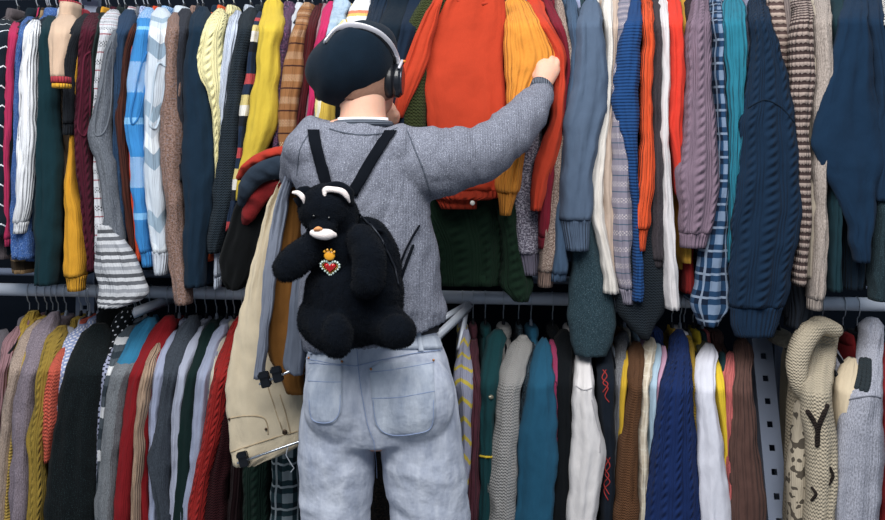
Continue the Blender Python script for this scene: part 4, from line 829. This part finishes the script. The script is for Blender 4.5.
for x0, y0, x1, y1 in ((417, 334, 420, 352), (313, 338, 313, 353)):
    bm = bmesh.new(); tube_bm(bm, [cast(T_j, x0 + (x1 - x0) * k / 4, y0 + (y1 - y0) * k / 4, .007)[0] for k in range(5)], [(.006, .002)] * 5, 8, flat=(1, 0, 0)); bmobj('belt_loop', bm, pocketm, jeans)
bm = bmesh.new(); stube(bm, [(cast(T_j, 405, 334, .005)[0], .010, .003), (cast(T_j, 425, 331, .005)[0], .010, .003), (cast(T_j, 438, 328, .004)[0], .010, .003)], 4, 8, flat=(0, 0, 1)); bmobj('belt', bm, simple('dark_leather', '171a22', .5), person)
for cx in (339, 448):
    bm = bmesh.new(); c = P(cx, 748, D); stube(bm, [(c + Vector((0, -.06, .04)), .04, .04), (c + Vector((0, .04, .038)), .043, .036), (c + Vector((0, .13, .03)), .045, .026), (c + Vector((0, .19, .026)), .035, .02)], 5, 16, flat=(1, 0, 0))
    for v in bm.verts: v.co.z = max(v.co.z, .002)
    bmobj('shoe', bm, simple('black_leather', '1a1b20', .5), person)

# ---- beret
bm = bmesh.new(); th = math.radians(33); Cb = P(353, 62.5, 2.13)
e1 = Vector((math.cos(th), 0, math.sin(th))); e3 = Vector((-math.sin(th), 0, math.cos(th))); e2 = Vector((0, 1, 0))
nu, nv = 72, 48; gv = []
def spw(c, e): return math.copysign(abs(c) ** e, c)
for j in range(1, nv):
    ph = -PI / 2 + PI * j / nv; row = []
    for i in range(nu):
        a = 2 * PI * i / nu; cx_ = spw(math.cos(a), .92) * spw(math.cos(ph), .85); cy_ = spw(math.sin(a), .92) * spw(math.cos(ph), .85); cz_ = spw(math.sin(ph), .9)
        rz = .087 if cz_ > 0 else .090
        x = cx_ * .114; z = cz_ * rz
        if cz_ < 0: x -= .018 * -cz_ * 0 ; z *= (1 - .12 * cx_)
        if cx_ < 0 and cz_ > 0: z *= 1 + .20 * cx_
        if cz_ > 0 and cx_ > 0: z *= 1 - .10 * cx_
        p = Cb + e1 * x + e2 * (cy_ * .118) + e3 * z
        nn = (p - Cb).normalized(); p += nn * (.009 * noise.noise(p * 11) + .005 * noise.noise(Vector((p.x * 30, p.y * 8, p.z * 14))))
        row.append(bm.verts.new(p))
    gv.append(row)
for j in range(len(gv) - 1):
    for i in range(nu): bm.faces.new((gv[j][i], gv[j][(i+1) % nu], gv[j+1][(i+1) % nu], gv[j+1][i]))
bm.faces.new(gv[0][::-1]); bm.faces.new(gv[-1])
felt = simple('black_felt', '0d1a26', .95, bump=.5, bscale=500, vary=.2, sheen=.05)
beret = bmobj('beret', bm, felt, person)
T_b = bvh(beret)
bm = bmesh.new()
rimc = P(359, 83, 2.130); rp = []
for k in range(41):
    a = 2 * PI * k / 40; rp.append(rimc + e1 * (.070 * math.cos(a)) + e2 * (.080 * math.sin(a)) - e3 * .004)
tube_bm(bm, rp, (.0065, .0105) if False else .008, 10, round_end=False); bmobj('sweatband', bm, simple('black_ribbon', '0f1722', .8), beret)

# ---- headphones
hp = empty('headphones', P(394, 80, 2.12), 'silver and black over-ear headphones worn over the black beret', 'headphones')
silver = simple('brushed_silver', 'cdccd4', .3, .3); hblk = simple('black_leatherette', '14161b', .4, coat=.2)
bp = [(397, 72), (396.5, 62), (393, 52), (387, 42), (377, 33), (362, 27), (347, 26.5), (334, 32), (325, 42)]
bq = smooth_pts([list(map(float, q)) for q in bp], 5); ys = []
for x, y in bq:
    h = T_b.ray_cast(CAMP, (P(x, y, 1) - CAMP).normalized()); ys.append(h[0].y if h[0] is not None else None)
kn = [y for y in ys if y]
ys = [(y if y else 2.12) for y in ys]
for _ in range(14): ys = [ys[0]] + [(ys[i-1] + ys[i] + ys[i+1]) / 3 for i in range(1, len(ys) - 1)] + [ys[-1]]
tube('headband', [P(x, y, d_ - .010) for (x, y), d_ in zip(bq, ys)], [(.0100, .0035)] * len(bq), silver, hp, 14, flat=(.3, -.6, .7))
tube('band_cushion', [P(x - (x - 362) * .035, y + 2.6, d_ - .006) for (x, y), d_ in zip(bq, ys)], [(.009, .004)] * len(bq), hblk, hp, 12, flat=(.3, -.6, .7))
lb = [P(325, 42, ys[-1] - .01) + Vector((-.012, .05, -.02)), P(318, 62, 2.13), P(318, 78, 2.13)]
tube('slider', [P(397, 73, 2.118), P(398, 66, 2.118), P(396.5, 58, 2.10)], .004, silver, hp, 10)
def earcup(cx, cy, cd, s):
    c = P(cx, cy, cd); ax = Vector((s, -.10, -.03)).normalized(); q = ax.to_track_quat('Z', 'Y').to_matrix().to_4x4(); q.translation = c
    def disc(name, prof, mat, sy=1.12):
        bm = bmesh.new(); n = 36; rr = []
        for (z, r) in prof: rr.append([bm.verts.new(q @ Vector((r * math.cos(2*PI*k/n), r * sy * math.sin(2*PI*k/n), z))) for k in range(n)])
        for a, b in zip(rr, rr[1:]):
            for k in range(n): bm.faces.new((a[k], a[(k+1) % n], b[(k+1) % n], b[k]))
        bm.faces.new(rr[0][::-1]); bm.faces.new(rr[-1]); return bmobj(name, bm, mat, hp)
    disc('ear_cushion', [(-.026, .026), (-.025, .033), (-.018, .037), (-.008, .037), (-.003, .034)], hblk)
    disc('earcup', [(-.004, .030), (-.002, .035), (.008, .036), (.014, .033), (.016, .028)], simple('dark_gloss', '14171d', .3, coat=.4))
    disc('earcup_ring', [(.0145, .031), (.0175, .030), (.0185, .026), (.0185, .022)], simple('gunmetal', '4a4e58', .25, .8))
    bm = bmesh.new(); up_ = q.to_3x3() @ Vector((0, 1, 0)); 
    return c, ax
c, ax = earcup(395.5, 80.5, 2.11, 1)
tube('yoke', [c + ax * .010 + Vector((0, -.03, .028)), c + ax * .016 + Vector((0, -.012, .045)), c + ax * .014 + Vector((0, .01, .046))], .0035, silver, hp, 10)
bm = bmesh.new(); ell_bm(bm, c + ax * .018 + Vector((0, -.008, .044)), (.007, .005, .004)); bmobj('accent', bm, simple('amber_plastic', 'd07a2a', .3), hp)
earcup(322, 84, 2.155, -1)

# ================================================================== bear backpack
bear = empty('bear_backpack', P(350, 350, 1.95), 'black plush bear backpack with white muzzle worn on the grey sweater', 'backpack')
plush = simple('black_plush', '060b13', .95, bump=1.0, bscale=420, vary=.35, sheen=.03)
white = simple('white_plush', 'e3d9d6', .95, bump=.8, bscale=500, vary=.06)
bm = bmesh.new(); M1 = lambda a: Matrix.Rotation(math.radians(a), 3, 'Y')
ell_bm(bm, P(325, 209, 1.905), (.057, .055, .054)); ell_bm(bm, P(341, 217, 1.92), (.04, .045, .045)); ell_bm(bm, P(323, 228, 1.87), (.030, .030, .020))
ell_bm(bm, P(340, 252, 1.935), (.070, .062, .075)); ell_bm(bm, P(352, 298, 1.93), (.103, .074, .105)); ell_bm(bm, P(374, 262, 1.955), (.058, .045, .10), M1(-14)); ell_bm(bm, P(362, 292, 1.945), (.09, .065, .11), M1(-10))
stube(bm, [(P(322, 242, 1.91), .034), (P(304, 254, 1.885), .034), (P(291, 264, 1.865), .034), (P(287, 268, 1.86), .030)], 5, 20)
stube(bm, [(P(362, 240, 1.88), .034), (P(369, 258, 1.855), .036), (P(368, 278, 1.845), .037), (P(366, 283, 1.845), .033)], 5, 20)
stube(bm, [(P(320, 318, 1.92), .050), (P(328, 330, 1.885), .044), (P(336, 338, 1.865), .036)], 5, 20); ell_bm(bm, P(337, 336, 1.855), (.034, .036, .046))
stube(bm, [(P(376, 318, 1.92), .05), (P(392, 328, 1.89), .042), (P(400, 332, 1.87), .034)], 5, 20); ell_bm(bm, P(397, 331, 1.865), (.041, .036, .036))
def fz(c, n): return .0014 * noise.noise(c * 130) + .0025 * noise.noise(c * 35)
bb = fused('bear_body', bm, plush, bear, .0042, 5, fz)
T_bear = bvh(bb)
bm = bmesh.new(); rnd = random.Random(3); me = bb.data
for pl in me.polygons:
    for _ in range(2 if rnd.random() < .35 else 1):
        vs = [me.vertices[i].co for i in pl.vertices]; w = [rnd.random() for _ in vs]; s = sum(w)
        c = sum((v * a for v, a in zip(vs, w)), Vector()) / s
        n = pl.normal; t = Vector((rnd.uniform(-1, 1), rnd.uniform(-1, 1), rnd.uniform(-1, 1))); t = (t - n * t.dot(n)).normalized()
        tip = c + n * rnd.uniform(.002, .0045) + t * rnd.uniform(-.002, .002) + Vector((0, 0, -.0014))
        b = n.cross(t) * .0007
        bm.faces.new([bm.verts.new(c + b), bm.verts.new(c - b), bm.verts.new(tip)])
mfz = bpy.data.meshes.new('fur'); bm.to_mesh(mfz); bm.free(); fu = link('fur', mfz, plush, bear); fu['kind'] = 'stuff'
def ear(pts, r, inner):
    bm = bmesh.new(); stube(bm, [(P(*p), r, r * .55) for p in pts], 5, 14, flat=(0, 0, 1)); e = bmobj('ear', bm, plush, bear)
    bm = bmesh.new(); stube(bm, [(P(x, y, d), rr * .85, rr * .6) for x, y, d, rr in inner], 5, 12, flat=(0, 0, 1)); bmobj('ear_lining', bm, white, e)
ear([(302, 203, 1.89), (299, 197, 1.885), (301, 193, 1.89), (308, 192, 1.895)], .013, [(293, 192.5, 1.87, .0035), (298, 193, 1.866, .006), (302.5, 197, 1.864, .0065), (304, 203, 1.868, .003)])
ear([(324, 196, 1.89), (328, 190, 1.885), (338, 188, 1.885), (348, 194, 1.89), (350, 202, 1.895)], .014, [(324.5, 196, 1.868, .0075), (325.5, 190, 1.866, .008), (333, 189.5, 1.862, .007), (342, 191.5, 1.862, .0075), (347, 196.5, 1.866, .0065), (349.5, 202, 1.874, .003)])
bm = bmesh.new(); stube(bm, [(P(313, 233, 1.845), .007), (P(318, 234, 1.841), .010), (P(325, 234.5, 1.840), .0115), (P(330, 234.5, 1.843), .010), (P(334, 235, 1.847), .006)], 5, 16); bmobj('muzzle', bm, white, bear)
bm = bmesh.new(); stube(bm, [(P(315, 229.5, 1.835), .0032), (P(318, 228.6, 1.832), .0045), (P(321, 229, 1.834), .0032)], 4, 12); bmobj('nose', bm, simple('orange_felt', 'c98a58', .8), bear)
for q in ((314, 216), (329, 218)):
    bm = bmesh.new(); ell_bm(bm, cast(T_bear, *q, .001)[0], (.0035, .0035, .0035), None, 14, 10); bmobj('eye', bm, simple('black_glass', '07090c', .1, coat=.5), bear)
nyl = simple('black_nylon', '0b0f16', .9, bump=.6, bscale=900, vary=.1)
patch('shoulder_strap', T_sw, [(130, 308, 320), (140, 309, 321), (160, 314, 326), (178, 319, 331), (192, 324, 335)], nyl, bear, .003, .004, 6)
patch('shoulder_strap', T_sw, [(131, 384, 397), (140, 377, 391), (160, 365, 378), (178, 355, 368), (196, 345, 358)], nyl, bear, .003, .004, 6)
bm = bmesh.new(); seam(bm, T_sw, [(394, 300), (398, 270), (404, 252), (412, 236), (418, 226)], .0028, .004); seam(bm, T_sw, [(396, 292), (406, 262), (412, 246)], .004, .004); bmobj('side_strap', bm, nyl, bear)
bm = bmesh.new(); seam(bm, T_bear, [(358, 214), (366, 222), (375, 232), (385, 248), (393, 266), (397, 284)], .0024, .003, 1.95); bmobj('zipper', bm, simple('dark_zip', '22262e', .4, .5), bear)
bm = bmesh.new(); seam(bm, T_bear, [(370, 224), (374, 229), (380, 232)], .0035, .007, 1.93); bmobj('zip_pull', bm, nyl, bear)
# heart brooch pinned to the chest
br = empty('heart_brooch', cast(T_bear, 330, 262)[0], 'red heart brooch with pearl edge and amber crown on the bear backpack', 'brooch')
cpt, cn = cast(T_bear, 331, 265, .009); ex = Vector((1, 0, 0)); ex = (ex - cn * ex.dot(cn)).normalized(); ez = -cn.cross(ex)
if ez.z < 0: ez = -ez
def heart(t, s): return (s * 16 * math.sin(t) ** 3 / 16, s * (13 * math.cos(t) - 5 * math.cos(2*t) - 2 * math.cos(3*t) - math.cos(4*t)) / 16)
red = simple('red_gem', 'c01a20', .12, coat=.6); bm = bmesh.new()
o_ = [heart(2 * PI * k / 40, .0125) for k in range(40)]
b0 = [bm.verts.new(cpt + ex * x + ez * z) for x, z in o_]; b1 = [bm.verts.new(cpt + ex * x * .75 + ez * z * .75 + cn * .004) for x, z in o_]
for k in range(40): bm.faces.new((b0[k], b0[(k+1) % 40], b1[(k+1) % 40], b1[k]))
bm.faces.new(b1); bm.faces.new(b0[::-1]); bmobj('heart', bm, red, br, False)
bm = bmesh.new()
for k in range(26):
    x, z = heart(2 * PI * k / 26, .0195); ell_bm(bm, cpt + ex * x + ez * (z - .001), (.0027,) * 3, None, 8, 6)
bmobj('pearl_border', bm, simple('pearls', 'bfd2cc', .25), br)
bm = bmesh.new()
for k in range(28):
    x, z = heart(2 * PI * k / 28, .0155); ell_bm(bm, cpt + ex * x + ez * (z - .0005) - cn * .001, (.0022,) * 3, None, 8, 6)
bmobj('gold_border', bm, simple('gold', 'c8a04a', .3, .8), br)
bm = bmesh.new(); cc_ = cpt + ez * .029
ell_bm(bm, cc_ - ez * .002, (.0115, .004, .0105), None, 14, 10)
for dx_, dz_ in ((-.010, .008), (-.004, .012), (.004, .012), (.010, .008)): ell_bm(bm, cc_ + ex * dx_ + ez * dz_ - ez * .001, (.0026, .0024, .003), None, 10, 8)
bmobj('crown', bm, simple('amber_gem', 'e3a02c', .2, coat=.5), br)

# ================================================================== clothes carried over the left arm
def draped(kind, label, cat, mat, rows, d, hd=.02, slope=0., fold=.006, sq=2.4, X0=None):
    r0 = rows[0]; root = empty(kind, P((r0[1] + r0[2]) / 2, r0[0], d), label, cat, 'clothes carried over the left arm')
    rings = []
    for i, (py, xl, xr) in enumerate(spline([list(map(float, q)) for q in rows], 5)):
        dd = d + slope * (py - r0[0]); e = (.6, .85)[i] if i < 2 else 1
        rings.append((P((xl + xr) / 2, py, dd), Vector(((xr - xl) / 2 * dd / F, 0, 0)), Vector((0, hd * e, 0))))
    o = loft('leg' if 'trousers' in kind else 'body', rings, mat, root, 36, fold, rows[0][1] * .3, open_end=False, sq=sq, kf=4)
    return root, o
creamt, clo = draped('trousers', 'cream cotton trousers clipped upside down and carried over the left arm', 'trousers', f('cfc0a4', 'cloth'),
    [(160, 288, 300), (172, 282, 296), (186, 275, 291), (205, 267, 285), (235, 259, 279), (265, 252, 275), (300, 243, 276), (325, 237, 284), (345, 232, 294), (375, 228, 304), (405, 226, 305), (430, 227, 305), (443, 229, 303), (455, 231, 281), (464, 234, 258)], 2.24, .018, 0, .007)
clo.name = 'leg'
T_c = bvh(clo)
bm = bmesh.new()
for pts in ([(231, 418), (245, 416), (262, 417), (267, 424), (268, 434)], [(231, 452), (255, 444), (280, 436), (303, 430)], [(264, 360), (266, 380), (274, 405), (282, 430)], [(280, 395), (286, 415), (290, 432)]):
    seam(bm, T_c, pts, .0014, .0006, 2.24)
bmobj('stitching', bm, simple('tan_stitching', 'a9967a', .8), creamt)
for q in ((284.5, 432), (229.5, 419), (266, 429)):
    bm = bmesh.new(); p_, n_ = cast(T_c, *q, .001, 2.22); r_ = .007 if q[0] == 284.5 else .0035; ell_bm(bm, p_, (r_, .003, r_), None, 14, 8); bmobj('button' if r_ > .005 else 'rivet', bm, simple('dark_brass', '4a3b30', .35, .7), creamt)
draped('trousers', 'ochre brown trousers hanging between cream trousers and the grey sweater', 'trousers', f('8a5a22', 'cloth'),
    [(165, 292, 304), (190, 284, 303), (220, 277, 303), (260, 271, 303), (300, 268, 303), (340, 266, 303), (360, 268, 304), (375, 280, 304), (393, 286, 304)], 2.185, .016)
draped('trousers', 'grey-blue trousers with a narrow leg clipped in front of the cream pair', 'trousers', f('7f8799', 'cloth'),
    [(163, 288, 300), (180, 283, 295), (200, 276, 289), (235, 269, 283), (270, 264, 277), (310, 261, 272), (345, 258, 268), (378, 254, 265)], 2.145, .014)
draped('trousers', 'slate grey trousers leg peeking out under the bear backpack', 'trousers', f('6b7485', 'cloth'),
    [(262, 296, 306), (290, 291, 306), (320, 288, 307), (350, 286, 306), (368, 285, 304), (374, 292, 303)], 2.125, .012)
jk, jo = draped('jacket', 'black fleece jacket with red and slate trim draped over the left arm', 'jacket', f('0a0d14', 'cloth'),
    [(160, 266, 292), (175, 252, 290), (195, 240, 284), (215, 233, 276), (240, 225, 268), (262, 220, 262), (278, 220, 254), (288, 228, 244)], 2.32, .035, 0, .008)
for nm, mt, pts in (('red_collar', f('c0341f', 'cloth', obj=True), [(294, 150, 2.22, .012, .02), (278, 152, 2.24, .013, .02), (262, 158, 2.26, .014, .02), (248, 167, 2.29, .012, .02), (239, 178, 2.31, .006, .012)]),
                    ('slate_lining', f('303d58', 'cloth', obj=True), [(294, 166, 2.20, .028, .02), (274, 168, 2.215, .028, .022), (256, 176, 2.23, .025, .022), (246, 189, 2.245, .021, .02), (241, 203, 2.26, .013, .014)]),
                    ('red_facing', f('8e1c20', 'cloth', obj=True), [(280, 184, 2.235, .014, .02), (266, 190, 2.25, .022, .02), (255, 202, 2.26, .024, .02), (249, 214, 2.27, .020, .018), (246, 222, 2.28, .010, .01)])):
    bm = bmesh.new(); stube(bm, [(P(a, b, c_), r, r2) for a, b, c_, r, r2 in pts], 8, 24)
    for v in bm.verts:
        n_ = noise.noise(v.co * 22) * .009 + noise.noise(v.co * 50) * .004; v.co += Vector((n_ * .5, n_, n_ * .6))
    bmobj(nm, bm, mt, jk)
# clip hangers under the carried trousers
clipm = simple('clip_plastic', '12151b', .35, coat=.2)
def clip_hanger(label, p, q, d, clips, wire=None):
    r = empty('clip_hanger', P(*p, d), label, 'hanger', 'clip hangers under the carried trousers')
    tube('bar', [P(*p, d), P(*q, d)], .0032, simple('chrome', 'b5bac2', .2, .9), r, 8)
    for c_ in clips:
        x, y = p[0] + (q[0] - p[0]) * c_, p[1] + (q[1] - p[1]) * c_
        M = Matrix.Translation(P(x, y, d)) @ Matrix.Rotation(math.radians(-14), 4, 'Y')
        cl = bx('clip', (-.011, -.012, -.012), (.011, -.005, .026), clipm, r, .002, M); bx('clip_jaw', (-.013, -.016, .010), (.013, -.002, .024), clipm, cl, .003, M)
        bx('clip_jaw', (-.011, .002, -.012), (.011, .008, .022), clipm, cl, .002, M)
    if wire: tube('hook', [P(a, b, d) for a, b in wire], .0014, steel, r, 6)
    return r
clip_hanger('black and chrome clip hanger at the waistband of the cream trousers', (238, 463), (301, 441), 2.205, [.10], [(288, 446), (286, 455), (290, 462), (294, 468), (291, 472)])
clip_hanger('black clip hanger higher up, gripping the grey-blue trousers', (260, 384), (293, 370), 2.115, [.18, .55])

# ================================================================== camera and light
cam = bpy.data.cameras.new('camera'); co = bpy.data.objects.new('camera', cam); C.objects.link(co)
cam.sensor_width = 36; cam.lens = F / 885 * 36; cam.shift_y = -(260 - CYH) / 885
co.location = CAMP; co.rotation_euler = (PI / 2, 0, 0); bpy.context.scene.camera = co
def area(name, loc, target, sx, sy, power, col=(1, 1, 1)):
    l = bpy.data.lights.new(name, 'AREA'); l.shape = 'RECTANGLE'; l.size = sx; l.size_y = sy; l.energy = power; l.color = col
    o = bpy.data.objects.new(name, l); C.objects.link(o); o.location = loc
    o.rotation_euler = (Vector(target) - Vector(loc)).to_track_quat('-Z', 'Y').to_euler(); return o
area('added_daylight', (-.3, .45, 3.1), (0, 2.4, 1.5), 3.4, 1.4, LIGHT, (1, .985, .96))  # unseen area lamp added to give the soft overhead daylight
w = bpy.data.worlds.new('world'); bpy.context.scene.world = w; w.use_nodes = True
w.node_tree.nodes['Background'].inputs[0].default_value = (.62, .78, 1, 1); w.node_tree.nodes['Background'].inputs[1].default_value = WORLD
vs_ = bpy.context.scene.view_settings; vs_.view_transform = 'Standard'; vs_.look = 'None'; vs_.exposure = EXPO; vs_.gamma = 1
